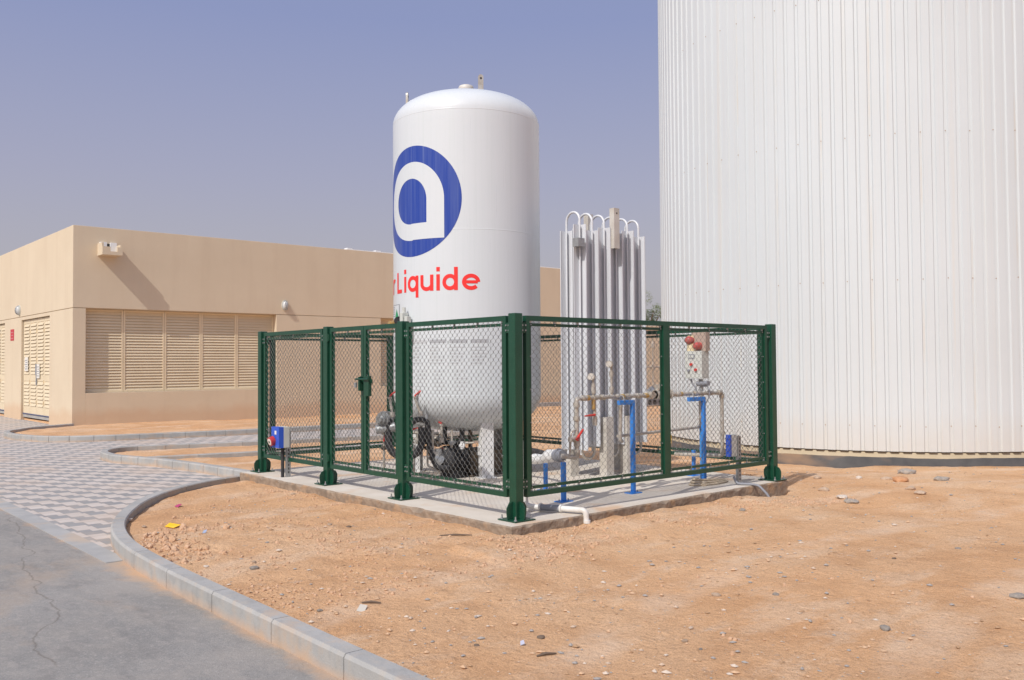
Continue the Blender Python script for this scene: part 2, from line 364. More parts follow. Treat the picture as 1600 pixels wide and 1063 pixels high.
def paving_mat():
    m = mat('two tone block paving', (.4, .4, .4), .85, spec=.2); n = N(m); v = n.obj()
    sp = n.new('ShaderNodeSeparateXYZ'); n.link(v, sp.inputs[0]); x, y = sp.outputs[0], sp.outputs[1]
    py = .32; px = .40; q = .64     # a row of squares (q of the period) then a row of bars
    yr = n.math('DIVIDE', y, py); fy = n.math('FRACT', yr); ry = n.math('FLOOR', yr)
    xs = n.math('ADD', n.math('DIVIDE', x, px), n.math('MULTIPLY', ry, .5))
    xs2 = n.math('ADD', xs, .20)
    fx = n.math('FRACT', xs); fx2 = n.math('FRACT', xs2)
    a = n.math('LESS_THAN', fx, .5)                       # squares
    b = n.math('LESS_THAN', fx2, .62)                     # bars
    row = n.math('LESS_THAN', fy, q)
    light = n.math('ADD', n.math('MULTIPLY', a, row), n.math('MULTIPLY', b, n.math('SUBTRACT', 1, row)))
    L = n.mix(n.noise(v, 3, 6), (.54, .48, .435), (.63, .57, .52)); D = n.mix(n.noise(v, 3.7, 6), (.25, .25, .25), (.33, .325, .32))
    bid = n.new('ShaderNodeTexWhiteNoise', noise_dimensions='2D'); cv = n.new('ShaderNodeCombineXYZ'); n.link(n.math('FLOOR', n.math('MULTIPLY', xs, 2)), cv.inputs[0]); n.link(n.math('FLOOR', n.math('MULTIPLY', yr, 2)), cv.inputs[1]); n.link(cv.outputs[0], bid.inputs['Vector'])
    D = n.mix(n.math('MULTIPLY', bid.outputs['Value'], .45), D, (.37, .355, .34)); L = n.mix(n.math('MULTIPLY', bid.outputs['Value'], .4), L, (.50, .43, .37))
    c = n.mix(light, D, L)
    g = n.math('MINIMUM', n.math('ABSOLUTE', n.math('SUBTRACT', fy, q)), n.math('MINIMUM', fy, n.math('SUBTRACT', 1, fy)))
    gx = n.math('ABSOLUTE', n.math('SUBTRACT', n.math('FRACT', n.math('MULTIPLY', xs, 2)), .5))
    joint = n.math('MAXIMUM', n.math('LESS_THAN', g, .014), n.math('GREATER_THAN', gx, .488))
    c = n.mix(n.math('MULTIPLY', joint, .55), c, (.40, .28, .19))
    c = n.mix(n.math('MULTIPLY', n.ramp(n.noise(v, .8, 7, .6), (.50, 0.), (.66, 1.)), .5), c, (.56, .43, .33))
    c = n.mix(n.math('MULTIPLY', n.ramp(n.noise(v, 14, 8, .7), (.5, 0.), (.7, 1.)), .3), c, (.45, .38, .32))
    n.link(c, n.b.inputs['Base Color']); n.bump(n.math('SUBTRACT', 1, joint), .003); return m
M['paving'] = paving_mat()

# ------------------------------------------------------------------ ground
def crom(pts, step=.12):
    P = [Vector((a, b, 0)) for a, b in pts]; P = [P[0]*2-P[1]]+P+[P[-1]*2-P[-2]]; out = []
    for i in range(1, len(P)-2):
        a, b, c, d = P[i-1:i+3]; k = max(2, int((c-b).length/step)); k = min(k, 60)
        for j in range(k):
            t = j/k
            out.append(.5*((2*b)+(-a+c)*t+(2*a-5*b+4*c-d)*t*t+(-a+3*b-3*c+d)*t**3))
    out.append(P[-2]); return out
near = [(-3.22, -14), (-3.22, -9), (-3.22, -5), (-3.22, -2.5), (-3.21, -1.2), (-3.2, 0), (-3.18, .8), (-3.13, 1.6), (-3.02, 2.3), (-2.83, 2.97), (-2.55, 3.62), (-2.17, 4.3), (-1.75, 4.85), (-1.25, 5.33), (-.72, 5.68), (-.2, 5.86), (.15, 5.92)]
armn = [(.08, 6.02), (0, 7.0), (-.08, 7.9), (-.25, 9.0), (-.46, 9.75), (-.6, 10.4), (-.52, 11.2), (-.2, 11.75), (.25, 11.95), (.9, 11.8), (2.6, 11.3), (4.9, 10.9), (7.9, 10.3), (8.6, 10.2)]
mid = [(-.36, 9.62), (.2, 9.52), (1.67, 9.2), (4.05, 8.9), (7, 8.5)]
isl1 = [(9, 14.5), (7.1, 14.55), (4.2, 14.7), (2.4, 14.95), (.86, 15.25), (.1, 15.6), (-.35, 16.1), (-.62, 16.9), (-.72, 17.8), (-.58, 18.7), (-.2, 19.3), (.36, 19.95), (1.0, 20.35), (1.44, 20.6)]
poly = [(-3.22, -90)] + near[:-2] + [(-.1, 5.95), (.0, 6.1)] + armn[1:] + [(9.0, 11.2), (9.2, 13.4)] + isl1 + [(1.5, 21), (1.5, 55), (-16, 55), (-16, -90)]
PX = np.array([p[0] for p in poly]); PY = np.array([p[1] for p in poly])
def axis(lo, hi, d, far, g=1.22):
    a = list(np.arange(lo, hi, d)); s = d; x = hi
    while x < far: a.append(x); s *= g; x += s
    s = d; x = lo-d; b = []
    while x > -far: b.append(x); s *= g; x -= s
    return np.array(b[::-1]+a+[far])
xs = axis(-3.4, 7.0, .05, 700); ys = axis(-4.5, 12.2, .06, 700, 1.16)
ys = np.unique(np.concatenate([ys[ys < 12.2], np.arange(12.2, 21.2, .11), ys[ys > 21.2]]))
GX, GY = np.meshgrid(xs, ys, indexing='ij'); gx, gy = GX.ravel(), GY.ravel()
inside = np.zeros(len(gx), bool); dist = np.full(len(gx), 1e9)
j = len(poly)-1
for i in range(len(poly)):
    x1, y1, x2, y2 = PX[j], PY[j], PX[i], PY[i]
    if y1 != y2:
        c = ((y1 > gy) != (y2 > gy)) & (gx < (x2-x1)*(gy-y1)/(y2-y1)+x1); inside ^= c
    L2 = (x2-x1)**2+(y2-y1)**2+1e-12; t = np.clip(((gx-x1)*(x2-x1)+(gy-y1)*(y2-y1))/L2, 0, 1)
    dist = np.minimum(dist, np.hypot(gx-x1-t*(x2-x1), gy-y1-t*(y2-y1))); j = i
sd = np.where(inside, -dist, dist)      # >0 on the sand
def sandh(x, y):
    h = -.125
    d = math.hypot(x+5, y+5)
    if d < 60:
        h += .035*noise.noise((x*.35, y*.35, 3)) + .022*noise.noise((x*.9, y*.9, 7)) + .012*noise.noise((x*2.6, y*2.6, 1)) + .007*noise.noise((x*7, y*7, 5))
        if d < 22: h += .008*noise.noise((x*13, y*13, 2))
        # disturbed lumpy soil between kerb and slab
        k = max(0, 1-abs(x+1.6)/1.8)*max(0, 1-abs(y-1.6)/4.2)
        if k > 0: h += k*(.05+.03*noise.noise((x*4, y*4, 9)) + .012*noise.noise((x*12, y*12, 4)))
        # sand heaped along the slab front
        if -1 < x < 4.2 and -1.6 < y < -.2: h += .05*max(0, 1-abs(y+.35)/.9)*(.9+1.3*noise.noise((x*1.4, 2, 2))+.5*noise.noise((x*5, y*4, 2)))
        if -1.4 < x < -.2 and -.3 < y < 5.4: h += .03*max(0, 1-abs(x+.35)/.7)*(.8+1.3*noise.noise((3, y*1.6, 2))+.6*noise.noise((x*5, y*5, 7)))
        if 3.2 < x < 5.2 and y < 1: h -= .05*max(0, 1-abs(x-4.2))
        # scour round the silo
    r = math.hypot(x-12.83, y-3.01)
    h -= .13*max(0, min(1, 1-(r-4.4)/3.2))
    if x > 4 and y > 1: h -= .05*min(1, (x-4)/3)
    return h
hz = np.empty(len(gx))
for k in range(len(gx)):
    if sd[k] < -.02: hz[k] = -.42
    else:
        hh = sandh(gx[k], gy[k])
        s_ = max(0.0, min(1.0, (sd[k]-.03)/.05)); hz[k] = -.42+(hh+.42)*s_
        if sd[k] > .08: hz[k] -= .03*math.exp(-(sd[k]-.08)/.12)*(1 if gy[k] > 1.2 or gy[k] > 12 else .2)
# land falls gently under the slab so nothing pokes through
m_ = (gx > -.2) & (gx < 4.5) & (gy > -.18) & (gy < 5.6); hz[m_] = np.minimum(hz[m_], -.2)
nx, ny = len(xs), len(ys)
me = bpy.data.meshes.new('ground'); vs = np.stack([gx, gy, hz], 1)
ii, jj = np.meshgrid(np.arange(nx-1), np.arange(ny-1), indexing='ij'); a = (ii*ny+jj).ravel()
fa = np.stack([a, a+ny, a+ny+1, a+1], 1)
me.vertices.add(len(vs)); me.vertices.foreach_set('co', vs.ravel().astype('f'))
me.loops.add(fa.size); me.loops.foreach_set('vertex_index', fa.ravel().astype('i'))
me.polygons.add(len(fa)); me.polygons.foreach_set('loop_start', np.arange(len(fa), dtype='i')*4)
me.polygons.foreach_set('use_smooth', np.ones(len(fa), bool)); me.update(calc_edges=True); me.validate()
me.materials.append(M['sand']); g = bpy.data.objects.new('ground', me); sc.collection.objects.link(g); tag(g, kind='structure')

b = MB(); b.add([(-16, -85, -.204), (-3.0, -85, -.204), (-3.0, 54, -.204), (-16, 54, -.204)], [(0, 1, 2, 3)])
tag(b.build('road', M['road']), kind='structure')
b = MB(); _k = [i for i, p in enumerate(poly) if p == isl1[-1]][0]
_pp = [(-3.15, 2.0)]+[(x+.05, y) for x, y in poly[9:_k+3]]+[(-3.15, 55)]
b.add([(x, y, -.2) for x, y in _pp], [tuple(range(len(_pp)))])
pv = b.build('paving', M['paving']); tag(pv, kind='structure')
b = MB(); b.box(-3.26, 1.7, -.4, -3.07, 54, -.1975); tag(b.build('flush_kerb', mat('flush concrete kerb', (.34, .335, .325), .9, col2=(.42, .41, .39), nscale=3, dirt=((.50, .39, .29), 1.6, .5, .75))), kind='structure')

def kerb(pts, w=.135, z=-.06, joint=.9, zb=-.42, chamfer=.02, small=None):
    P = crom(pts, .06) if small is None else crom(pts, small)
    b = MB(); n = len(P); s = 0; ring = []; nxt = joint
    def prof(i, p, sh):
        d = (P[min(i+1, n-1)]-P[max(i-1, 0)]).normalized(); r = Vector((d.y, -d.x, 0))
        q = [(0+sh, zb), (0+sh, z-chamfer), (chamfer*.7, z-sh), (w-.012, z-sh), (w-sh, z-.012), (w-sh, zb)]
        return [p+r*a+Vector((0, 0, c)) for a, c in q]
    for i, p in enumerate(P):
        if i: s += (p-P[i-1]).length
        if s >= nxt and 0 < i < n-1:
            d = (P[i+1]-P[i-1]).normalized()
            for o_, sh in ((-.006, 0), (-.003, .012), (.003, .012), (.006, 0)): ring.append(prof(i, p+d*o_, sh))
            nxt += joint
        else: ring.append(prof(i, p, 0))
    vs = [v for r in ring for v in r]; k = 6
    fs = [(i*k+j, i*k+j+1, (i+1)*k+j+1, (i+1)*k+j) for i in range(len(ring)-1) for j in range(k-1)]
    b.add(vs, fs); b.add(ring[0], [(0, 1, 2, 3, 4, 5)]); b.add(ring[-1], [(5, 4, 3, 2, 1, 0)])
    return b
def dens(pts): return pts
tag(kerb(near).build('kerb', M['kerb']), kind='structure')
tag(kerb(armn, joint=.5).build('kerb', M['kerb']), kind='structure')
tag(kerb(mid, z=-.066, joint=1.0).build('kerb', M['kerb']), kind='structure')
tag(kerb(isl1, joint=.5).build('kerb', M['kerb']), kind='structure')
# pale strip at the foot of the building, seen between the tank and the vaporiser
b = MB(); b.box(17.5, 19.6, -.4, 24.5, 19.95, -.02); tag(b.build('pavement', M['kerb']), kind='structure')

# concrete slab with a chipped front edge
def slab():
    x0, x1, y0, y1 = -.28, 4.53, -.25, 5.66
    b = MB(); random.seed(5)
    per = []
    def edge(a, c, k):
        for i in range(k):
            t = i/k; per.append((a[0]+(c[0]-a[0])*t, a[1]+(c[1]-a[1])*t))
    edge((x0, y0), (x1, y0+.13), 70); edge((x1, y0+.13), (x1, y1), 40); edge((x1, y1), (x0, y1), 30); edge((x0, y1), (x0, y0), 90)
    cx, cy = (x0+x1)/2, (y0+y1)/2; top = []; side = []; bot = []
    for x, y in per:
        n1 = noise.noise((x*2.2, y*2.2, 4)); n2 = noise.noise((x*9, y*9, 8))
        dx, dy = (x-cx)/abs(x1-x0), (y-cy)/abs(y1-y0)
        o = .018*n1+.012*n2; chip = max(0, n2-.12)*.07
        sx = math.copysign(1, dx) if abs(dx) > .498 else 0; sy = math.copysign(1, dy) if abs(dy) > .472 else 0
        top.append((x+sx*(o-chip-.006), y+sy*(o-chip-.006), 0)); side.append((x+sx*(o+.004), y+sy*(o+.004), -.014-chip))
        bot.append((x+sx*(o*2-.01), y+sy*(o*2-.01), -.4))
    n = len(per); b.add(top, [tuple(range(n))])
    b.cur = 1; b.add(top+side+bot, [(i, n+i, n+(i+1) % n, (i+1) % n) for i in range(n)]+[(n+i, 2*n+i, 2*n+(i+1) % n, n+(i+1) % n) for i in range(n)])
    return b
M['concside'] = mat('rough concrete edge', (.36, .28, .21), .95, col2=(.24, .19, .145), nscale=9, bump=.02, bscale=22, dirt=((.45, .29, .17), 5, .55, .6), spec=.1)
tag(slab().build('concrete_slab', [M['concrete'], M['concside']]), kind='structure')

# ------------------------------------------------------------------ building
BX, BY, GH, BH = 1.481, 20.585, 3.186, 5.527
XE, YE = 24.0, 46.0
bld = empty('service_building', (BX, BY, -.15), 'low cream rendered building with louvred openings behind the kerbed bed', 'building')
def bpart(b, name, mats, parent=None, bevel=0):
    o = b.build(name, mats, None, bevel=bevel)
    p = parent or bld; o.parent = p
    o.matrix_parent_inverse = Matrix.Translation(-Vector((BX, BY, -.15))) if parent is None else Matrix.Identity(4)
    if parent is None:
        o.matrix_parent_inverse = Matrix.Identity(4)
        for v in o.data.vertices: v.co -= Vector((BX, BY, -.15))
    else:
        for v in o.data.vertices: v.co -= Vector((BX, BY, -.15))
    return o
T = .35
b = MB()
b.box(BX, BY, GH+.012, XE, BY+T, BH); b.box(BX, BY+T, GH+.012, BX+T, YE, BH); b.box(XE-T, BY+T, -.4, XE, YE, BH); b.box(BX+T, YE-T, -.4, XE-T, YE, BH)
b.box(BX+.02, BY+.02, GH-.003, XE, BY+T-.02, GH+.009); b.box(BX+.02, BY+T, GH-.003, BX+T-.02, YE-.4, GH+.009)
# front lower wall with two louvred openings
LX0, LX1, LZ0 = 1.83, 7.66, .78; WX0, WX1 = 11.66, 17.4
for xa, xb in ((BX, LX0), (LX1, WX0), (WX1, XE-T-.001)): b.box(xa, BY, -.4, xb, BY+T, GH-.006)
b.box(LX0, BY, -.4, LX1, BY+T, LZ0); b.box(WX0, BY, -.4, WX1, BY+T, LZ0)
D1, D2, DZ = (23.0, 26.5), (28.87, 32.4), 3.06
for ya, yb in ((BY+T, D1[0]), (D1[1], D2[0]), (D2[1], YE-T-.001)): b.box(BX, ya, -.4, BX+T, yb, GH-.006)
for d in (D1, D2): b.box(BX, d[0], DZ+.02, BX+T, d[1], GH-.006)
b.box(BX+T, BY+T, GH+.1, XE-T, YE-T, GH+.4)
bpart(b, 'wall', M['wall'], bevel=.012)
b = MB(); b.box(10.3, BY+.04, BH, XE-.05, BY+.3, BH+.03)
for x in (10.35, 11.5, 12.6, 15, 19): b.box(x, BY+.06, BH+.03, x+.2, BY+.28, BH+.07)
bpart(b, 'roof_flashing', M['white_flash'])
def louvre(x0, x1, z0, z1, y, name='louvre_panel'):
    b = MB(); fw = .05
    b.box(x0, y-.03, z0, x0+fw, y+.05, z1); b.box(x1-fw, y-.03, z0, x1, y+.05, z1)
    b.box(x0+fw, y-.03, z1-fw, x1-fw, y+.05, z1); b.box(x0+fw, y-.03, z0, x1-fw, y+.05, z0+fw)
    k = 27; p = (z1-z0-2*fw)/k
    for i in range(k):
        z = z0+fw+i*p
        b.add([(x, yy, zz) for x in (x0+fw, x1-fw) for yy, zz in ((y-.024, z-.006), (y-.024, z+.008), (y+.022, z+p*1.18), (y+.026, z+p*1.1))], [(0, 4, 5, 1), (1, 5, 6, 2), (2, 6, 7, 3), (3, 7, 4, 0)])
    b.cur = 1; b.box(x0+fw, y+.055, z0+.01, x1-fw, y+.07, z1-.01)
    return bpart(b, name, [M['louvre'], M['louvre']])
e = [LX0, 2.92, 4.115, 5.24, 6.38, LX1]
for i in range(5): louvre(e[i]+.004, e[i+1]-.004, LZ0+.006, GH-.012, BY+.23)
for i in range(5): louvre(WX0+i*1.148+.004, WX0+(i+1)*1.148-.004, LZ0+.006, GH-.012, BY+.23)
# louvred doors on the left side
def door(y0, y1, zt, zb=-.0):
    root = MB(); x = BX+.07
    root.box(x, y0+.01, zb-.1, x+.05, y1-.01, zb+.0)
    root.cur = 1; root.box(x-.02, y0+.02, zb+.001, x+.05, y1-.02, zb+.03)
    r = bpart(root, 'door', [M['kerb'], mat('dark blue strip', (.05, .07, .17), .6)])
    n = 4; wd = (y1-y0-.04)/n
    for i in range(n):
        a = y0+.02+i*wd; c = a+wd-.012; b = MB()
        zm = zb+1.08; st = .09
        b.box(x, a, zb+.03, x+.045, a+st, zt); b.box(x, c-st, zb+.03, x+.045, c, zt)
        for z0, z1 in ((zb+.03, zb+.28), (zm, zm+.22), (zt-.11, zt)): b.box(x, a+st, z0, x+.045, c-st, z1)
        for z0, z1 in ((zb+.28, zm), (zm+.22, zt-.11)):
            k = int((z1-z0)/.105); p = (z1-z0)/k
            for j in range(k):
                z = z0+j*p
                b.add([(xx, yy, zz) for yy in (a+st, c-st) for xx, zz in ((x-.018, z+.0), (x-.018, z+.012), (x+.022, z+p*1.12), (x+.026, z+p*1.05))], [(0, 1, 5, 4), (1, 2, 6, 5), (2, 3, 7, 6), (3, 0, 4, 7)])
        b.cur = 1; b.box(x+.05, a, zb+.03, x+.06, c, zt-.01)
        b.cur = 0
        for z in (zb+.35, zb+1.0, zb+1.7, zb+2.6): b.box(x-.03, a-.012, z, x-.001, a+.02, z+.12)
        bpart(b, 'door_leaf', [M['louvre'], M['louvre']], r)
    return r
d1 = door(D1[0], D1[1], DZ); door(D2[0], D2[1], DZ)
for y0, y1, z0, z1 in ((25.75, 26.15, 1.4, 1.85), (24.3, 24.62, 1.18, 1.62)):
    b = MB(); b.box(BX+.03, y0, z0, BX+.045, y1, z1)
    b.cur = 1
    for k in range(5): b.box(BX+.0265, y0+.05, z0+.06+k*.07, BX+.0299, y1-.05-.06*(k % 2), z0+.085+k*.07)
    bpart(b, 'notice', [M['paper'], M['greytext2']], d1)
b = MB(); b.box(BX+.02, 24.66, 1.28, BX+.069, 24.76, 1.62); b.box(BX+.03, 24.68, .95, BX+.06, 24.74, 1.28); bpart(b, 'door_handle', M['greytext2'], d1)
# rain water chute box high on the front wall
b = MB(); xa, xb, p = 2.13, 2.68, .46; za, zt = 4.70, 4.985
b.box(xa, BY-p, za, xb, BY-.001, za+.10)
b.box(xa, BY-p, za+.10, xa+.22, BY-p+.05, za+.23); b.box(xb-.14, BY-p, za+.10, xb, BY-p+.05, za+.23)
b.box(xa, BY-p+.05, za+.10, xa+.05, BY-.001, zt+.06); b.box(xb-.05, BY-p+.05, za+.10, xb, BY-.001, zt+.03)
b.cur = 1; b.box(xa+.23, BY-.02, za+.101, xa+.33, BY-.004, zt+.08)
b.cur = 2; b.box(xa+.051, BY-.10, za+.101, xa+.229, BY-.001, zt+.11); b.box(xa+.331, BY-.10, za+.101, xb-.051, BY-.001, zt+.11)
bpart(b, 'rain_chute', [M['wall'], M['dark'], M['white_flash']])

def lamp(loc, nrm, label):
    o = empty('wall_lamp', loc, label, 'lamp', 'oval bulkhead lamps on the cream building')
    rot = Vector(nrm).to_track_quat('Y', 'Z').to_matrix().to_4x4()
    b = MB(); n = 20
    pr = [(.11*math.cos(2*math.pi*i/n), .17*math.sin(2*math.pi*i/n)) for i in range(n)]
    b.prism(pr, (.0, .04), rot); b.build('back_plate', M['boxgrey'], o)
    b = MB(); rings = []
    for k in range(6):
        t = k/5*math.pi/2; rings.append([rot@Vector((.085*math.cos(2*math.pi*i/n)*math.cos(t)+1e-5, .04+.09*math.sin(t), .14*math.sin(2*math.pi*i/n)*math.cos(t))) for i in range(n)])
    b.add([v for r in rings for v in r], [(k*n+i, k*n+(i+1) % n, (k+1)*n+(i+1) % n, (k+1)*n+i) for k in range(5) for i in range(n)], True)
    b.build('lens', M['glassy'], o)
    b = MB()
    for s in (-.05, 0, .05): b.tube([rot@Vector((s, .04+.1*math.sin(t), .15*math.cos(t))) for t in [math.pi*i/10 for i in range(11)]], .006, 6)
    b.build('guard', M['galv'], o)
    return o
lamp((7.95, BY, 3.50), (0, -1, 0), 'oval bulkhead lamp above the right end of the wide louvres')
lamp((BX, 26.72, 3.42), (-1, 0, 0), 'oval bulkhead lamp above the louvred double door')
b = MB(); b.box(BX-.012, 27.5, 2.44, BX-.001, 27.98, 2.82); b.cur = 1
for k in range(3): b.box(BX-.0155, 27.56, 2.50+k*.1, BX-.0125, 27.92-.08*(k%2), 2.525+k*.1)
tag(b.build('safety_sign', [M['red_sign'], mat('faded pink print', (.62, .25, .25), .6)]), 'small red notice on the cream wall left of the louvred door', 'sign')

# low boundary wall, pipe riser and tree far behind
b = MB(); b.box(24.02, 19.4, -.5, 44, 19.75, 3.05); b.box(24.02, 19.32, 3.05, 44, 19.8, 3.18)
tag(b.build('boundary_wall', M['wall'], bevel=.01), 'lower cream boundary wall seen in the gap beside the huge white silo', 'wall')
r = empty('pipe_riser', (22.2, 17, -.2), 'thin steel pipe riser with cross arm in front of the lower cream wall', 'pipe')
b = MB(); b.cyl((0, 0, .6), (0, 0, 2.7), .035); b.cyl((-.45, .0, 1.57), (.55, 0, 1.57), .03); b.box(-.08, -.06, 1.48, .08, .06, 1.66); b.cyl((0, 0, 2.35), (0, 0, 2.55), .08); b.build('riser', M['steel'], r)
b = MB(); b.tube([(-.5, -.1, .45), (-.2, -.1, .62), (.1, -.1, .45), (.35, -.1, .5), (.6, -.1, .3)], [.16, .2, .15, .18, .12]); b.build('lagged_pipe', M['galv'], r)
b = MB(); b.box(-.6, -.15, .05, .6, .15, .3); b.cur = 1
for x in (-.4, -.1, .25): b.cyl((x, -.151, .18), (x, -.17, .18), .1)
b.box(-.55, -.1, 0, -.45, .1, .05); b.box(.45, -.1, 0, .55, .1, .05)
b.build('base_rack', [M['greytext2'], M['dark']], r)

def tree(x, y, h, cr):
    t = empty('tree', (x, y, -.2), 'distant green tree showing above the fence left of the huge silo', 'tree')
    random.seed(11); b = MB(); b.tube([(0, 0, 0), (.1, 0, h*.3), (.0, .1, h*.62)], [.18, .14, .08], 8)
    for k in range(7):
        a = k*.9; b.tube([(0, .05, h*.45), (math.cos(a)*cr*.5, math.sin(a)*cr*.5, h*.68), (math.cos(a)*cr*.8, math.sin(a)*cr*.8, h*.82)], [.07, .04, .015], 6)
    b.build('trunk', M['bark'], t)
    b = MB(); cl = [(Vector((random.gauss(0, cr*.42), random.gauss(0, cr*.42), h*.74+random.gauss(0, h*.1))), random.uniform(.3, .6)) for _ in range(34)]
    for c, rr in cl:
        b.cur = random.randint(0, 1)
        for _ in range(150):
            d = Vector((random.gauss(0, 1), random.gauss(0, 1), random.gauss(0, 1))).normalized()*rr*random.random()**.4
            p = c+d; u = Vector((random.gauss(0, 1), random.gauss(0, 1), random.gauss(0, 1))).normalized(); v = u.orthogonal().normalized(); s = random.uniform(.04, .09)
            b.add([p-u*s, p+v*s*.45, p+u*s, p-v*s*.45], [(0, 1, 2, 3)])
    b.build('crown', [mat('leaf a', (.10, .13, .06), .7), mat('leaf b', (.16, .18, .09), .7)], t)
pt = at(1004, 573, 'y', 36); tree(pt.x, pt.y, 6.6, 1.7)

# ------------------------------------------------------------------ ribbed silo
silo = empty('storage_silo', (12.83, 3.01, -.3), 'huge white ribbed steel clad storage tank filling the right side', 'storage tank')
SR, SZ0, SZ1 = 4.46, .0, 10.2
b = MB(); NR = 140; pr = []
for k in range(NR):
    for f, d in ((0, 0), (.62, 0), (.70, -.024), (.92, -.024)): pr.append(((k+f)/NR*2*math.pi, SR+d))
zs = [SZ0, SZ1]
vs = [(r_*math.cos(a_), r_*math.sin(a_), z+.3) for z in zs for a_, r_ in pr]; n = len(pr)
b.add(vs, [(i, (i+1) % n, n+(i+1) % n, n+i) for i in range(n)])
vs = [((r_-.012)*math.cos(a_), (r_-.012)*math.sin(a_), z+.3) for z in (SZ0, SZ0+.12) for a_, r_ in pr]
b.add(vs, [((i+1) % n, i, n+i, n+(i+1) % n) for i in range(n)])
b.build('cladding', M['silo'], silo)
b = MB(); random.seed(2)
for zr in (.42, 2.9, 5.38, 7.86):
    for k in range(0, NR, 2):
        a_ = (k+.80)/NR*2*math.pi; r_ = SR-.024; z = zr+.3+random.uniform(-.012, .012)
        c_ = Vector((math.cos(a_), math.sin(a_), 0)); p = c_*r_+Vector((0, 0, z)); b.cyl(p, p+c_*.008, .009, 6)
b.build('cladding_screws', mat('rusty screws', (.42, .30, .22), .7), silo)
b = MB(); b.lathe([(SR-.042, -.3), (SR-.042, .285), (SR-.14, .30), (SR-.14, 1)], (0, 0, 0), 140); pl = b.build('plinth', M['plinth'], silo)
for v in pl.data.vertices: pass
b = MB(); b.lathe([(SR+.05, SZ1+.3), (SR+.05, SZ1+.36), (SR*.5, SZ1+1.0), (.001, SZ1+1.3)], (0, 0, 0), 96); b.lathe([(SR-.05, SZ1+.3), (SR+.05, SZ1+.3)], (0, 0, 0), 96); b.build('roof', M['silo'], silo)

# ------------------------------------------------------------------ cryogenic tank
TC = Vector((2.1, 3.43, 0)); TR = 1.034
PH0 = R(187.4); PHC = R(231.9)
tank = empty('gas_tank', TC, 'tall white cylindrical gas tank with blue round emblem and red lettering', 'tank')
ZT, ZB = 4.86, 1.10
def dome(z0, h, n, sgn):
    out = []
    for i in range(n+1):
        t = i/n*math.pi/2; r = math.cos(t)**.62 if t < math.pi/2-1e-6 else 0
        out.append((max(TR*math.cos(t)**.72, .0005), z0+sgn*h*math.sin(t)))
    return out
b = MB()
prof = dome(ZB, .52, 24, -1)[::-1][:-1]+[(TR, ZB+(ZT-ZB)*k/24) for k in range(25)]+dome(ZT, .44, 28, 1)[1:]
b.lathe(prof, (0, 0, 0), 128); b.build('shell', M['tank'], tank)
for zz in (ZB, 3.275, ZT):
    b = MB(); b.lathe([(TR-.004, zz-.014), (TR+.0008, zz-.006), (TR+.0016, zz), (TR+.0008, zz+.006), (TR-.004, zz+.014)], (0, 0, 0), 128); b.build('weld_seam', M['tank'], tank)
b = MB(); b.lathe([(.001, 5.475), (.07, 5.475), (.1, 5.462), (.108, 5.44), (.108, 5.375), (.09, 5.372), (.09, 5.25)], (0, 0, 0), 32); b.build('vent_cap', M['legmetal'], tank)
def lug(right, depth, z, h, rot):
    # position in tank radii towards camera right / away from camera
    av = Vector((-math.cos(PHC), -math.sin(PHC), 0)); rv = Vector((av.y, -av.x, 0)); p = rv*right*TR+av*depth*TR
    b = MB(); Mx = Matrix.Translation(p+Vector((0, 0, z)))@Matrix.Rotation(rot, 4, 'Z')
    w_, r_ = .036, .036; po = [(-w_, 0), (w_, 0), (w_, h-.05)]+[(w_*math.cos(t), h-.05+w_*math.sin(t)) for t in [math.pi*k/8 for k in range(1, 8)]]+[(-w_, h-.05)]
    b.prism(po, (-.014, .014), Mx); b.cur = 1
    b.cyl(Mx@Vector((0, -.0155, h-.07)), Mx@Vector((0, .0155, h-.07)), .016, 12)
    b.cur = 2; b.prism([(-.08, -.05), (.08, -.05), (.055, .02), (-.055, .02)], (-.03, .03), Mx)
    b.build('lifting_lug', [M['steel'], M['dark'], M['tank']], tank)
lug(.20, -.12, 5.34, .27, R(-25)); lug(-.80, -.1, 5.08, .27, R(45)); lug(.79, .25, 5.08, .2, R(60))
def cmap(s, z, off):
    a_ = PH0+s/TR; return ((TR+off)*math.cos(a_), (TR+off)*math.sin(a_), z)
# emblem: blue disc, white ring shape
EC = 3.682
def ringshape(outer, inner, off, k=96, rows=8):
    b = MB(); vs = []
    for i in range(k):
        t = 2*math.pi*i/k; o_, n_ = outer(t), inner(t)
        for r_ in range(rows+1):
            f = r_/rows; s = n_[0]+(o_[0]-n_[0])*f; z = n_[1]+(o_[1]-n_[1])*f; vs.append(cmap(s, EC+z, off))
    b.add(vs, [(i*(rows+1)+r_, i*(rows+1)+r_+1, ((i+1) % k)*(rows+1)+r_+1, ((i+1) % k)*(rows+1)+r_) for i in range(k) for r_ in range(rows)], True); return b
b = ringshape(lambda t: (.74*math.cos(t), .74*math.sin(t)), lambda t: (1e-4*math.cos(t), 1e-4*math.sin(t)), .002, 96, 24)
b.build('emblem_disc', M['logoblue'], tank)
def squircle(rx0, rx1, r, cx):     # round on the left and top, square corner at the lower right
    def f(t):
        c_, s_ = math.cos(t), math.sin(t)
        if s_ >= 0: return (cx+(rx1 if c_ > 0 else rx0)*c_, r*s_)
        if c_ <= 0: return (cx+rx0*c_, r*s_)
        m_ = max(abs(c_), abs(s_)); return (cx+rx1*c_/m_, r*s_/m_*.985)
    return f
b = ringshape(squircle(.56, .505, .525, 0), squircle(.32, .27, .305, -.02), .004, 128, 12)
b.build('emblem_ring', M['tank'], tank)
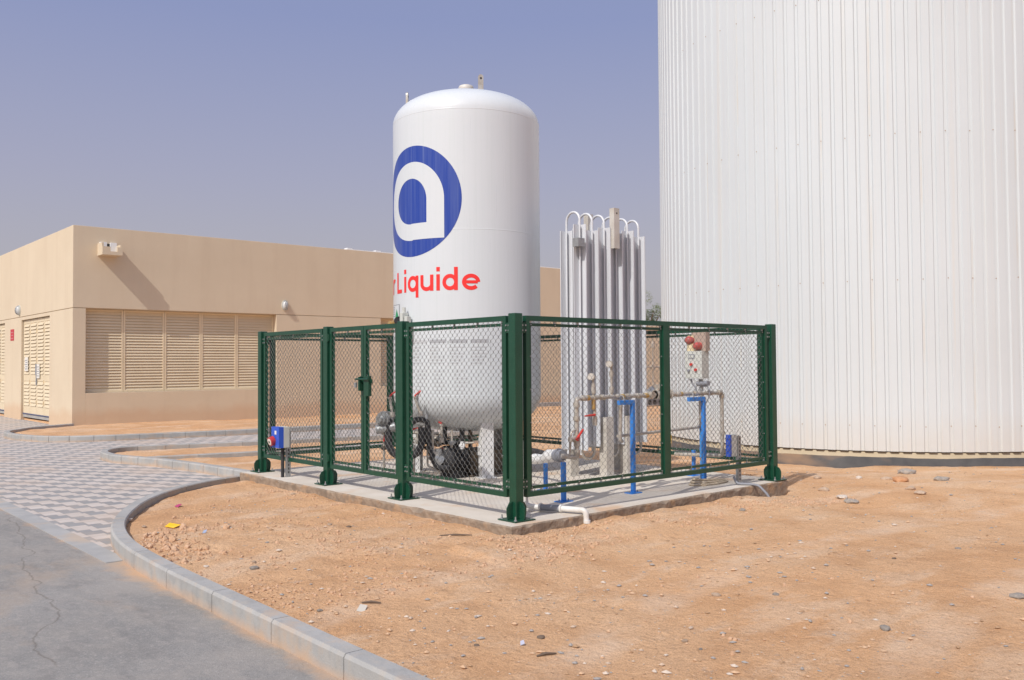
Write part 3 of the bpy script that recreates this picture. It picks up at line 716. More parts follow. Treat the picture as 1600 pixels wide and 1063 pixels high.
# lettering
class Letters:
    def __init__(s): s.b = MB(); s.k = 0
    def strip(s, pts, w, off=None):
        s.k += 1; off = .003+.0003*(s.k % 3); n = len(pts); vs = []
        P = [Vector((a, c)) for a, c in pts]
        for i, p in enumerate(P):
            d = (P[min(i+1, n-1)]-P[max(i-1, 0)]).normalized(); q = Vector((-d.y, d.x))*w/2
            for e_ in (-1, 0, 1): vs.append(cmap((p.x+q.x*e_)*1.02+.095, z0+(p.y+q.y*e_-z0)*1.05, off))
        s.b.add(vs, [(i*3+j, i*3+j+1, (i+1)*3+j+1, (i+1)*3+j) for i in range(n-1) for j in (0, 1)], True)
    def line(s, a, c, w): k = 12; s.strip([(a[0]+(c[0]-a[0])*i/k, a[1]+(c[1]-a[1])*i/k) for i in range(k+1)], w)
    def arc(s, c, r, a0, a1, w, rx=None): k = 40; rx = rx or r; s.strip([(c[0]+rx*math.cos(R(a0+(a1-a0)*i/k)), c[1]+r*math.sin(R(a0+(a1-a0)*i/k))) for i in range(k+1)], w)
L = Letters(); z0 = 2.475; W = .048; xh = .202; r = xh/2-W/2; asc = .268
L.line((-1.14, z0), (-1.02, z0+asc), W); L.line((-1.02, z0+asc), (-.90, z0), W); L.line((-1.09, z0+.07), (-.95, z0+.07), W*.9)
L.line((-.81, z0), (-.81, z0+xh), W); L.line((-.81, z0+asc-.025), (-.81, z0+asc+.025), W)
L.line((-.68, z0), (-.68, z0+xh), W); L.arc((-.61, z0+r+W/2), r, 60, 150, W, .07)
L.line((-.455, z0), (-.455, z0+asc), W); L.line((-.479, z0+W/2), (-.33, z0+W/2), W)
L.line((-.245, z0), (-.245, z0+xh), W); L.line((-.245, z0+asc-.03), (-.245, z0+asc+.025), W)
L.arc((-.085, z0+xh/2), r, 0, 360, W); L.line((-.085+r, z0+xh), (-.085+r, z0-.075), W)
L.line((.075, z0+xh), (.075, z0+.085), W); L.arc((.15, z0+.085), .061, 180, 360, W, .075); L.line((.225, z0+xh), (.225, z0), W)
L.line((.315, z0), (.315, z0+xh), W); L.line((.315, z0+asc-.03), (.315, z0+asc+.025), W)
L.arc((.475, z0+xh/2), r, 0, 360, W); L.line((.475+r, z0), (.475+r, z0+asc+.02), W)
L.arc((.745, z0+xh/2), r, 0, 318, W, .082+.01); L.line((.665, z0+xh/2), (.83, z0+xh/2), W*.8)
L.b.build('lettering', M['logored'], tank)
# printed data tables low on the shell
b = MB(); random.seed(4)
def pp(a0, z0_, a1, z1_, off=.0025):
    k = 4; vs = []
    for i in range(k+1):
        an = PHC+R(a0+(a1-a0)*i/k)
        for z in (z0_, z1_): vs.append(((TR+off)*math.cos(an), (TR+off)*math.sin(an), z))
    b.add(vs, [(2*i, 2*i+2, 2*i+3, 2*i+1) for i in range(k)])
for c_ in range(4):
    a0 = -44+c_*15.5; b.cur = 1 if c_ else 0; pp(a0, 1.79, a0+13, 1.835); b.cur = 0
    for k in range(6):
        z = 1.73-k*.042; pp(a0, z, a0+random.uniform(6, 12.5), z+.012)
    if c_ < 3:
        for k in range(6): z = 1.42-k*.05; pp(a0+3, z, a0+random.uniform(8, 14), z+.01)
pp(-45, 1.475, 17, 1.479); pp(-30, 1.13, 0, 1.134); pp(16.7, 1.475, 17, 1.83)
b.build('data_table', [mat('faint print', (.56, .57, .585), .6), mat('header print', (.42, .43, .45), .6)], tank)
b = MB()
def pq(a0, z0_, a1, z1_, off): 
    k = 4; vs = []
    for i in range(k+1):
        an = PHC+R(a0+(a1-a0)*i/k)
        for z in (z0_, z1_): vs.append(((TR+off)*math.cos(an), (TR+off)*math.sin(an), z))
    b.add(vs, [(2*i, 2*i+2, 2*i+3, 2*i+1) for i in range(k)])
b.cur = 1; pq(-80, 2.02, -62, 2.33, .003); b.cur = 0; pq(-79.5, 2.03, -62.7, 2.32, .0045)
b.cur = 1
for z in (2.29, 2.26, 2.23, 2.2, 2.17): pq(-78.5, z, -73, z+.012, .006)
an = PHC+R(-67.5); hw = .055
def dpt(s, z): a2 = an+s/TR; return ((TR+.006)*math.cos(a2), (TR+.006)*math.sin(a2), z)
b.cur = 2; b.add([dpt(0, 2.27), dpt(-.075, 2.15), dpt(0, 2.03), dpt(.075, 2.15)], [(0, 1, 2, 3)])
b.build('hazard_placard', [M['tank'], M['greytext2'], M['diamond']], tank)
# legs
leg = None
for k in range(3):
    a_ = R(251+120*k); Mx = Matrix.Rotation(a_, 4, 'Z')@Matrix.Translation((.74, 0, 0))
    b = MB()
    b.box(-.07, -.085, .012, .055, -.075, .86, Mx); b.box(-.07, .075, .012, .055, .085, .86, Mx); b.box(.055, -.085, .012, .067, .085, .86, Mx)
    b.box(-.10, -.13, 0, .11, .13, .012, Mx); b.box(-.10, -.11, .86, .10, .11, .885, Mx); b.prism([(-.16, .86), (.067, .86), (.067, .55), (-.07, .62)], (-.0845, -.0955), Mx)
    b.box(-.06, -.10, .30, .06, -.087, .42, Mx)
    b.box(-.12, -.075, .885, .067, .075, 1.05, Mx)
    b.build('leg', M['legwhite'], tank, bevel=.004)
# gauge box on the shell
def an_at(px, pz): pass
def onshell(adeg, z, off=0): a2 = PHC+R(adeg); return Vector(((TR+off)*math.cos(a2), (TR+off)*math.sin(a2), z))
Mx = Matrix.Translation(onshell(-48, 0))@Matrix.Rotation(PHC+R(-48), 4, 'Z')
b = MB(); b.box(.0, -.09, 1.84, .14, .09, 2.06, Mx); b.box(.02, -.06, 2.06, .12, .0, 2.2, Mx); b.box(.03, .01, 2.06, .1, .07, 2.15, Mx); b.cyl(Mx@Vector((.07, -.03, 2.2)), Mx@Vector((.07, -.03, 2.27)), .025); b.cyl(Mx@Vector((.07, .04, 1.7)), Mx@Vector((.07, .04, 1.84)), .02)
b.build('gauge_box', M['boxgrey'], tank, bevel=.006)
b = MB(); Mx = Matrix.Translation(onshell(-62, 0))@Matrix.Rotation(PHC+R(-62), 4, 'Z')
b.cyl(Mx@Vector((.0, 0, 2.02)), Mx@Vector((.16, 0, 2.06)), .045); b.cyl(Mx@Vector((.1, .04, 2.06)), Mx@Vector((.1, .16, 2.09)), .05); b.cur = 1; b.cyl(Mx@Vector((.1, .16, 2.09)), Mx@Vector((.1, .2, 2.1)), .055)
b.build('regulator', [M['brass'], M['black']], tank)

# pipework below the tank
pw = empty('tank_pipework', (1.1, 3.1, 0), 'black insulated loops and red handled valves under the white gas tank', 'pipework')
off = Vector((1.1, 3.1, 0))
def P_(px, py, x, y): return atv(px, py, x, y)-off
def thick(pts, r, mt, name, x=1.05, y=3.2, fr=.09, seg=14):
    b = MB(); b.tube(fillet([P_(a, c, x, y) for a, c in pts], fr, 6), r, seg); return b.build(name, mt, pw)
thick([(606, 655), (607, 700), (622, 714), (648, 712), (659, 698), (659, 668)], .05, M['black'], 'insulated_loop')
thick([(640, 664), (650, 655), (668, 657), (671, 700), (682, 731), (702, 731)], .038, M['black'], 'insulated_loop', .95, 3.3)
thick([(665, 690), (722, 692), (722, 672)], .035, M['black'], 'insulated_branch', 1.5, 3.1)
thick([(694, 668), (694, 692)], .04, M['black'], 'insulated_branch', 1.5, 3.1)
thick([(676, 672), (676, 705), (684, 712), (684, 730)], .022, M['steel'], 'steel_branch', 1.2, 3.1)
thick([(697, 700), (697, 735)], .02, M['steel'], 'steel_branch', 1.3, 3.1)
b = MB(); c = P_(601, 655, .75, 3.5)
for q_, r_ in ((-.09, .07), (-.05, .10), (.0, .075), (.045, .10), (.08, .06)): b.cyl(c+Vector((q_, q_*.4, 0)), c+Vector((q_+.028, q_*.4+.01, 0)), r_, 12)
b.cyl(c+Vector((-.13, -.05, .0)), c+Vector((.14, .05, 0)), .045)
b.tube([c+Vector((0, 0, -.12)), c+Vector((0, 0, .1))], .05); b.cyl(c+Vector((-.1, .05, -.14)), c+Vector((.1, -.1, -.1)), .06)
b.build('silver_coupling', M['galv'], pw, bevel=.004)
for px, py, px2, py2, hx, hy, x, y in ((613, 648, 609, 622, 618, 612, .85, 3.45), (657, 646, 648, 621, 665, 606, .95, 3.3), (690, 688, 690, 664, 685, 660, 1.3, 3.1), (652, 690, 655, 671, 640, 673, 1.0, 3.3), (697, 712, 697, 703, 690, 702, 1.35, 3.1), (600, 676, 603, 672, 600, 690, .75, 3.5)):
    a_, c_, h_ = P_(px, py, x, y), P_(px2, py2, x, y), P_(hx, hy, x, y)
    b = MB(); b.tube([a_, c_], .017, 8); b.cyl(a_-Vector((0, 0, .03)), a_+Vector((0, 0, .03)), .035)
    b.cyl(c_-Vector((0, 0, .012)), c_+Vector((0, 0, .012)), .028)
    v = b.build('valve', M['steel'], pw)
    b = MB(); b.tube([c_+Vector((0, 0, .015)), c_+(h_-c_)*.3+Vector((0, 0, .02)), h_], [.014, .012, .012], 6); b.build('handle', M['red'], v)
for pts, r_, x, y in (([(628, 668), (628, 690), (690, 694), (740, 692)], .014, 1.3, 3.3), ([(640, 686), (720, 684), (745, 684)], .018, 1.5, 3.3), ([(706, 672), (706, 712), (722, 718)], .016, 1.45, 3.0),
                     ([(668, 668), (668, 728), (690, 738)], .014, 1.15, 3.2), ([(612, 680), (600, 680), (600, 742)], .016, .9, 3.5), ([(646, 700), (646, 745)], .02, 1.1, 3.4), ([(735, 672), (735, 705)], .03, 1.7, 3.1), ([(622, 668), (640, 676), (690, 678)], .02, 1.2, 3.35)):
    thick(pts, r_, M['steel'] if r_ < .025 else M['pump'], 'steel_branch', x, y, .03, 10)
for px, py, r_, l_, x, y in ((706, 692, .032, .06, 1.45, 3.0), (668, 700, .03, .05, 1.15, 3.2), (720, 684, .04, .05, 1.5, 3.3), (640, 691, .036, .06, 1.1, 3.35), (684, 694, .035, .07, 1.25, 3.1), (676, 716, .034, .06, 1.2, 3.1), (600, 700, .032, .05, .9, 3.5), (690, 684, .045, .07, 1.4, 3.2)):
    b = MB(); c = P_(px, py, x, y); b.cyl(c-Vector((0, 0, l_/2)), c+Vector((0, 0, l_/2)), r_, 10); b.cyl(c+Vector((-l_*.8, 0, 0)), c+Vector((l_*.8, 0, 0)), r_*.7, 10); b.build('valve_body', M['galv'] if px % 4 else M['pump'], pw)
b = MB(); b.tube([P_(667, 655, .95, 3.3), P_(664, 640, .95, 3.3), P_(667, 608, .95, 3.3)], [.03, .02, .018], 8); b.build('thermowell', M['galv'], pw)
b = MB(); c = P_(722, 696, 1.6, 2.95); b.cyl(c-Vector((.02, .02, 0)), c+Vector((.03, .02, 0)), .035); b.cyl(c+Vector((0, 0, -.05)), c+Vector((0, 0, .05)), .024); b.box(c.x-.03, c.y-.03, c.z-.02, c.x+.03, c.y+.03, c.z+.01); b.build('white_valve_body', M['legwhite'], pw)
# pump set
pm = empty('pump_set', (1.95, 3.1, 0), 'dark grimy pump block sitting on the slab beneath the white gas tank', 'pump')
b = MB(); b.box(-.18, -.15, .03, .7, .35, .34); b.box(-.22, -.2, 0, .75, .4, .03); b.build('pump_casing', M['pump'], pm, bevel=.02)
b = MB(); b.tube([(-.62, -.05, .25), (-.56, -.05, .25), (-.55, -.05, .25), (-.25, -.03, .25), (-.2, -.03, .25)], [.08, .15, .17, .17, .1], 20)
for k in range(8):
    x = -.52+k*.035; b.tube([(x, -.05, .25), (x+.012, -.05, .25)], .185, 20)
b.box(-.5, -.15, 0, -.28, .1, .1); b.build('motor', M['black'], pm)
b = MB(); b.tube([(-.72, -.06, .3), (-.64, -.05, .25)], [.03, .1], 12); b.cyl((-.64, -.05, .25), (-.64, -.05, .40), .05); b.build('coupling', M['galv'], pm)

# ------------------------------------------------------------------ vaporiser
VX, VY = 2.78, 1.86
vp = empty('ambient_vaporiser', (VX+.6, VY+.12, 0), 'tall aluminium finned vaporiser with hooped pipes on top beside the gas tank', 'vaporiser')
vo = Vector((-.6, -.12, 0)); PU = .236
def fin_tube(x, y, z0, z1):
    b = MB(); b.tube([(x, y, z0-.06), (x, y, z1+.03)], .018, 10)
    for k in range(4):
        a_ = k*math.pi/4; l_ = .117 if k % 2 == 0 else .075
        Mx = Matrix.Translation((x, y, 0))@Matrix.Rotation(a_, 4, 'Z')
        b.box(-l_, -.0018, z0+.0007*k, l_, .0018, z1-.0007*k, Mx)
        b.box(-l_-.001, -.007, z0+.003, -l_+.003, .007, z1-.003, Mx); b.box(l_-.003, -.007, z0+.003, l_+.001, .007, z1-.003, Mx)
    return b
for i in range(6):
    for j in range(2):
        zt = 3.30 if (i+j) % 2 else 3.36
        fin_tube(vo.x+i*PU, vo.y+j*.25, .40 if i % 2 else .36, zt).build('finned_tube', M['alu'], vp)
b = MB()
for i in range(6):
    x = vo.x+i*PU; pts = [(x, vo.y, 3.3), (x, vo.y, 3.42)]+[(x, vo.y+.125-.125*math.cos(t), 3.42+.125*math.sin(t)) for t in [math.pi*k/12 for k in range(1, 12)]]+[(x, vo.y+.25, 3.42), (x, vo.y+.25, 3.3)]
    c = MB(); c.tube(pts, .0165, 10); c.build('return_bend', M['alu'], vp)
for i in (0, 2, 4):
    x = vo.x+i*PU; pts = [(x, vo.y-.01, .46)]+[(x+PU/2-PU/2*math.cos(t), vo.y-.01, .34-.10*math.sin(t)) for t in [math.pi*k/12 for k in range(0, 13)]]+[(x+PU, vo.y-.01, .46)]
    c = MB(); c.tube(pts, .018, 10); c.build('return_bend', M['steel'], vp)
for x, y in ((vo.x+.07, vo.y+.20), (vo.x+.39, vo.y-.15), (vo.x+.80, vo.y-.15), (vo.x+1.15, vo.y+.3)):
    b = MB(); h = .79 if y < vo.y else .44
    b.box(x-.07, y-.004, .012, x+.07, y+.004, h); b.box(x-.07, y+.004, .012, x-.062, y+.13, h); b.box(x+.062, y+.004, .012, x+.07, y+.13, h)
    b.box(x-.1, y-.04, 0, x+.1, y+.15, .012); b.build('leg', M['legmetal'], vp)
# lifting channels at the top
for x, y, za, zb in ((vo.x+.54, vo.y-.17, 3.07, 3.62), (vo.x+.62, vo.y+.40, 3.1, 3.62)):
    b = MB(); b.box(x-.045, y-.004, za, x+.045, y+.004, zb); b.box(x-.053, y-.004, za, x-.045, y+.08, zb); b.box(x+.045, y-.004, za, x+.053, y+.08, zb)
    b.cur = 1; b.cyl((x, y-.006, zb-.07), (x, y-.0042, zb-.07), .012); b.build('lifting_channel', [M['legmetal'], M['dark']], vp)
b = MB(); b.box(vo.x-.17, vo.y-.14, 3.05, vo.x-.05, vo.y-.03, 3.16); b.build('bracket', M['galv'], vp)
# ------------------------------------------------------------------ fence
X1, Y1, Y2, Y3, HT = 4.37, 1.93, 3.62, 5.5, 2.0
fence = empty('enclosure_fence', (0, 0, 0), 'green steel framed chain link fence enclosing the tank slab', 'fence')
def post_mesh():
    b = MB(); b.box(-.05, -.05, .012, .05, .05, HT); return b
PM = post_mesh()
base = MB(); base.box(-.13, -.13, .004, .13, .13, .014)
gp = [(.05, .0), (.115, 0), (.125, .05), (.125, .11), (.10, .15), (.05, .17)]
for k in range(4): base.prism([(x, z+.014) for x, z in gp], (-.005, .005), Matrix.Rotation(k*math.pi/2, 4, 'Z'))
base.cur = 1
for sx in (-1, 1):
    for sy in (-1, 1):
        base.cyl((sx*.1, sy*.1, .014), (sx*.1, sy*.1, .055), .007, 8); base.cyl((sx*.1, sy*.1, .015), (sx*.1, sy*.1, .027), .014, 6); base.cyl((sx*.1, sy*.1, .0142), (sx*.1, sy*.1, .0165), .019, 12)
proto = None
for x, y in ((0, 0), (0, Y1), (0, Y2), (0, Y3), (X1, 0), (X1, 2.75), (X1, Y3)):
    if proto is None:
        proto = PM.build('post', M['green'], fence, bevel=.006); o = proto
        base.build('base_plate', [M['green'], M['galv']], o)
    else: o = copy_tree(proto, fence)
    o.location = (x, y, 0)
def wire_panel(w, h, seed=0):
    """chain link filling 0..w by 0..h in local x,z"""
    hw, hh = .0385, .0375; r = .0026; nw = int(w/hw); nl = int(h/hh); hw = w/nw; hh = h/nl
    V = []; Fq = []; rnd = random.Random(seed)
    th = [math.pi/2+2*math.pi*k/3 for k in range(3)]
    base_i = 0
    for k in range(nw):
        x0 = k*hw; pts = []
        for j in range(nl+1):
            s = (j+k) % 2; x = x0+s*hw; y = (.0028 if s else -.0028)
            sag = .004*math.sin(j*.9+k*.23)
            z = j*hh
            dz = .0065
            # wires hook round their neighbour: a short upright stretch at each knuckle
            xx = x+(.0015 if s else -.0015)
            pts.append((xx, y*.2, z-dz+sag*.5)); pts.append((xx, y, z+dz+sag*.5))
        pts[0] = (pts[0][0], 0, 0); pts[-1] = (pts[-1][0], 0, h)
        n = len(pts)
        for i, (x, y, z) in enumerate(pts):
            for t in th: V.append((x+r*math.cos(t), y+r*math.sin(t), z))
        for i in range(n-1):
            for q in range(3):
                a = base_i+i*3+q; c = base_i+i*3+(q+1) % 3; Fq.append((a, c, c+3, a+3))
        base_i += n*3
    return V, Fq
def panel(name, w, parent, z0=.21, z1=1.98, mull=(), loc=(0, 0, 0), rz=0, seed=0, lowmesh=True):
    b = MB(); t = .05; d = .025
    b.box(0, -d, z0, t, d, z1); b.box(w-t, -d, z0, w, d, z1); b.box(t, -d, z0, w-t, d, z0+t); b.box(t, -d, z1-t, w-t, d, z1)
    g = .022; q = .03; e = t+g
    ed = [t]+[v for m0 in mull for v in (m0-.05, m0+.05)]+[w-t]
    for m0 in mull: b.box(m0-.05, -d, z0+t, m0+.05, d, z1-t)
    cells = [(ed[i], ed[i+1]) for i in range(0, len(ed), 2)]
    for a, c in cells:
        a2, c2 = a+.006, c-.006
        b.box(a2, -.004, z0+e, a2+q, .004, z1-e); b.box(c2-q, -.004, z0+e, c2, .004, z1-e)
        b.box(a2+q, -.004, z0+e, c2-q, .004, z0+e+q); b.box(a2+q, -.004, z1-e-q, c2-q, .004, z1-e)
    b.cur = 1; rnd = random.Random(seed)
    for a, c in cells:
        k = max(2, int((c-a)/.33))
        for i in range(k+1):
            x = a+.03+(c-a-.06)*i/k
            for z in (z0+e+q*.5, z1-e-q*.5): b.cyl((x, -.014, z), (x, .014, z), .007, 6)
            for z in (z0+t, z1-t): b.box(x-.012, -.006, z-(0 if z < 1 else g), x+.012, .006, z+(g if z < 1 else 0))
        for i in range(1, 5):
            z = z0+e+(z1-z0-2*e)*i/5
            for x in (a+.006+q*.5, c-.006-q*.5): b.cyl((x, -.014, z), (x, .014, z), .007, 6)
    b.cur = 0
    o = b.build(name, [M['green'], M['galv']], parent, bevel=0)
    o.location = loc; o.rotation_euler = (0, 0, rz)
    for i, (a, c) in enumerate(cells):
        V, Fq = wire_panel(c-a-.004, z1-z0-2*t-.006, seed)
        me = bpy.data.meshes.new('wire_mesh'); me.from_pydata(V, [], Fq); me.materials.append(M['wire'])
        wo = bpy.data.objects.new('wire_mesh', me); sc.collection.objects.link(wo); wo.parent = o; wo.location = (a+.002, .009, z0+t+.003)
    return o
def tabs(x, y, alongx):   # fixing tabs with bolts between post and panel
    for z in (.34, 1.86):
        b = MB()
        if alongx: b.cur = 0; b.box(x-.045, y-.004, z-.05, x+.045, y+.004, z+.05); b.cur = 1; [b.cyl((x+s, y-.012, z+q), (x+s, y-.004, z+q), .009, 6) for s in (-.02, .02) for q in (-.025, .025)]
        else: b.cur = 0; b.box(x-.004, y-.045, z-.05, x+.004, y+.045, z+.05); b.cur = 1; [b.cyl((x-.012, y+s, z+q), (x-.004, y+s, z+q), .009, 6) for s in (-.02, .02) for q in (-.025, .025)]
        b.build('fixing_tab', [M['green'], M['galv']], fence)
Q = math.pi/2
panel('panel', 1.72, fence, loc=(0, .115, 0), rz=Q, seed=1)
panel('panel', 1.68, fence, loc=(0, 3.735, 0), rz=Q, seed=2)
panel('panel', 4.14, fence, mull=(2.135,), loc=(.115, 0, 0), seed=3)
panel('panel', 4.14, fence, mull=(2.07,), loc=(.115, Y3, 0), seed=4)
panel('panel', 2.52, fence, mull=(), loc=(X1, .115, 0), rz=Q, seed=5)
panel('panel', 2.52, fence, mull=(), loc=(X1, 2.865, 0), rz=Q, seed=6)
for y in (.09, Y1-.09, Y2+.09, Y3-.09): tabs(-.018, y, False)
for x in (.09, X1-.09): tabs(x, -.018, True); tabs(x, Y3, True)
for y in (.09, 2.66, 2.84, Y3-.09): tabs(X1, y, False)
gate = empty('double_gate', (0, Y1, 0), 'green chain link double gate with a latch box in the left fence side', 'gate')
panel('gate_leaf', .735, gate, loc=(0, .07, 0), rz=Q, seed=7)
panel('gate_leaf', .80, gate, loc=(0, .815, 0), rz=Q, seed=8)
b = MB(); b.box(-.075, .62, 1.14, -.03, .73, 1.38); b.box(-.05, .60, 1.29, -.026, .86, 1.34)
b.tube([(-.09, .60, 1.34), (-.09, .88, 1.34)], .012, 8); b.box(-.09, .80, 1.2, -.027, .83, 1.37)
b.build('latch_box', M['green'], gate, bevel=.004)
b = MB(); b.box(-.115, .84, 1.24, -.092, .88, 1.3); b.build('padlock', M['galv'], gate)
for y in (.055, 1.635):
    b = MB()
    for z in (.34, 1.86):
        b = MB(); b.cyl((-.04, y, z-.05), (-.04, y, z+.05), .012, 8); b.box(-.04, y-.03, z-.04, -.026, y+.03, z+.04); b.build('hinge', M['green'], gate)

# ------------------------------------------------------------------ piping on the right
gp_ = empty('gas_pipeline', (1.33, .5, 0), 'stainless pressure pipe run with gauges and red valve carried on blue stands', 'pipe')
o_ = Vector((1.33, .5, 0)); yv = 0
def pipe(pts, r, name='pipe', mt='steel', fr=.04, par=None):
    b = MB(); b.tube(fillet([Vector(p)-o_ for p in pts], fr, 5), r, 12); return b.build(name, M[mt], par or gp_)
pipe([(1.33, .5, .47), (1.33, .5, 1.12), (1.9, .5, 1.125), (4.0, .5, 1.12), (4.0, .5, .30), (3.9, 1.2, .28)], .024)
pipe([(1.18, .60, .49), (1.33, .5, .47), (1.33, .5, .53)], .028)
pipe([(2.06, .5, 1.12), (2.06, .52, .62), (2.1, .52, .60)], .022)
pipe([(2.06, .56, .66), (3.62, .56, .69), (3.62, .56, 1.08)], .018)
pipe([(1.24, .52, .50), (1.24, .5, .75), (1.3, .5, .78)], .012)
def knob(b, p, ax, r, l): p = Vector(p)-o_; a_ = Vector(ax)*l/2; b.cyl(p-a_, p+a_, r, 12)
def fit(p, ax, r, l, nm='pipe_fitting', mt='steel'):
    b = MB(); knob(b, p, ax, r, l); b.build(nm, M[mt], gp_)
for x in (1.45, 1.62, 1.75, 2.0, 2.18, 2.36, 2.62, 2.9, 3.1, 3.45, 3.75, 3.95): fit((x, .5, 1.122), (1, 0, 0), .033, .06)
for z in (.53, .62, .9, 1.05): fit((1.33, .5, z), (0, 0, 1), .036, .05)
for z in (.36, .6, 1.08): fit((4.0, .5, z), (0, 0, 1), .034, .05)
for x in (1.5, 2.08, 2.5, 3.15): fit((x, .5, 1.122), (1, 0, 0), .031, .05, 'brass_union', 'brass')
fit((1.6, .5, 1.05), (0, 0, 1), .022, .12, 'brass_union', 'brass'); fit((2.95, .56, .68), (1, 0, 0), .024, .06, 'brass_union', 'brass')
b = MB(); knob(b, (2.72, .5, 1.13), (1, 0, 0), .05, .10); knob(b, (2.86, .5, 1.13), (1, 0, 0), .042, .14); knob(b, (2.58, .5, 1.13), (0, 1, 0), .04, .1); knob(b, (2.80, .5, 1.20), (0, 0, 1), .028, .12); knob(b, (2.72, .5, 1.22), (0, 0, 1), .04, .06)
knob(b, (2.68, .5, 1.13), (1, 0, 0), .062, .02); knob(b, (2.95, .5, 1.13), (1, 0, 0), .06, .02); b.build('regulator_valve', M['steel'], gp_)
for x, zt in ((1.6, 1.36), (1.90, 1.50)):
    b = MB(); p = Vector((x, .5, 1.12))-o_; b.cyl(p, p+Vector((0, 0, zt-1.15)), .014, 10); b.cyl(p+Vector((0, 0, .05)), p+Vector((0, 0, .12)), .026, 8)
    b.cyl(p+Vector((0, 0, zt-1.27)), p+Vector((0, 0, zt-1.2)), .024, 8)
    c = p+Vector((0, 0, zt-1.12)); b.cyl(c+Vector((.0, .02, 0)), c+Vector((-.045, -.005, 0)), .040, 20)
    gg = b.build('pressure_gauge', M['steel'], gp_)
    b = MB(); b.cyl(c+Vector((-.045, -.005, 0)), c+Vector((-.0475, -.0065, 0)), .034, 20); b.build('dial', M['legmetal'], gg)
b = MB(); knob(b, (1.62, .5, .98), (0, 0, 1), .018, .26); knob(b, (1.62, .5, .86), (0, 0, 1), .028, .1); v1 = b.build('valve', M['steel'], gp_)
b = MB(); b.tube([Vector((1.60, .48, .93))-o_, Vector((1.42, .46, .925))-o_], [.016, .009], 6); b.build('handle', M['red'], v1)
b = MB(); knob(b, (1.33, .5, .68), (0, 0, 1), .04, .09); knob(b, (1.25, .48, .68), (1, 0, 0), .03, .1); v2 = b.build('valve', M['steel'], gp_)
b = MB(); b.tube([Vector((1.27, .43, .67))-o_, Vector((1.30, .44, .71))-o_, Vector((1.37, .44, .78))-o_], [.022, .016, .012], 8); b.build('handle', M['red'], v2)
b = MB(); b.box(2.99-o_.x, .035, .52, 3.01-o_.x, .05, .63); b.build('yellow_tag', M['yellow'], gp_)

def stand(x, y, z, arm, label, w=.045):
    o = empty('blue_stand', (x, y, 0), label, 'pipe stand', 'blue pipe stands on the slab')
    b = MB(); b.box(-w/2, -w/2, .01, w/2, w/2, z); b.build('upright', M['blue'], o, bevel=.003)
    b = MB(); b.box(-.09, -.06, 0, .09, .06, .010); b.cur = 1
    for s in (-1, 1): b.cyl((s*.07, 0, .01), (s*.07, 0, .03), .009, 6)
    b.build('foot_plate', [M['blue'], M['galv']], o)
    if arm:
        b = MB(); b.box(-arm, -w/2, z, w/2, w/2, z+.05); b.build('arm', M['blue'], o, bevel=.003)
        b = MB(); b.tube([(-arm+.06, 0, z+.05+.03*math.sin(t)) if 0 else (-arm+.06, .035*math.cos(t), z+.05+.055*math.sin(t)) for t in [math.pi*k/8 for k in range(9)]], .006, 6); b.build('pipe_clamp', M['galv'], o)
    return o
stand(2.19, .44, 1.03, .24, 'tall blue stand with arm under the pipe, left of the red beacon box')
stand(3.53, .44, 1.03, .30, 'tall blue stand with arm directly below the control box')
stand(1.15, .53, .43, 0, 'short blue stand nearest the drain pipe')
stand(1.62, 1.32, .32, 0, 'short blue stand behind the nearest short one', .04)
stand(4.02, .98, .34, 0, 'short blue stand between control pole and right fence', .04)

# control box with beacons
cb = empty('control_box', (3.62, .62, 0), 'grey control box with red beacons on a blue sleeved pole', 'control box', rz=-math.pi/2)
b = MB(); b.cyl((.06, .03, 0), (.06, .03, 1.3), .022, 12); b.build('pole', M['galv'], cb)
b = MB(); b.cyl((.06, .03, .30), (.06, .03, .82), .03, 12); b.cyl((.06, .03, .0), (.06, .03, .26), .028, 12); b.build('sleeve', mat('light blue sleeve', (.06, .27, .62), .45), cb)
b = MB(); b.box(-.125, -.06, 1.31, .14, .09, 1.66); b.build('enclosure', M['boxgrey'], cb, bevel=.006)
b = MB(); b.box(-.065, -.066, 1.56, .03, -.0605, 1.62); b.cur = 1; b.box(-.05, -.069, 1.575, .015, -.0665, 1.607); b.box(-.115, -.064, 1.45, -.095, -.0605, 1.52); b.build('display', [M['greytext2'], M['boxgrey']], cb)
for x, z, mm in ((-.02, 1.49, 'red'), (-.06, 1.41, 'pvcgrey'), (.05, 1.42, 'red')):
    b = MB(); b.cyl((x, -.061, z), (x, -.085, z), .018, 12); b.build('push_button', M[mm], cb)
b = MB(); b.box(-.06, .0, 1.661, .16, .085, 1.90); b.build('beacon_bracket', mat('rusty bracket', (.42, .33, .27), .7), cb)
for x, z, r_, y in ((-.07, 1.80, .056, -.035), (.06, 1.725, .05, -.045)):
    b = MB(); b.tube([(x, y+.05, z), (x, y, z), (x, y-.04, z), (x, y-.055, z)], [r_, r_, r_*.8, r_*.4], 16); b.build('beacon', M['ltred'], cb)
b = MB(); b.cyl((-.07, -.0, 1.661), (-.07, -.0, 1.745), .055, 16); b.cyl((-.07, 0, 1.745), (-.07, 0, 1.86), .046, 16); b.build('beacon_base', M['cream'], cb)
b = MB(); b.tube(fillet([(-.08, .0, 1.30), (-.06, 0, 1.24), (.0, -.0, 1.2), (.0, 0, 1.12)], .03), .012, 8); b.tube(fillet([(.05, 0, 1.30), (.08, 0, 1.2), (.2, 0, 1.22), (.22, 0, 1.1), (.12, 0, .95), (.02, 0, .96)], .06), .008, 8); b.cyl((.02, 0, 1.24), (.2, 0, 1.25), .032, 12); b.build('cable', M['pvcgrey'], cb)

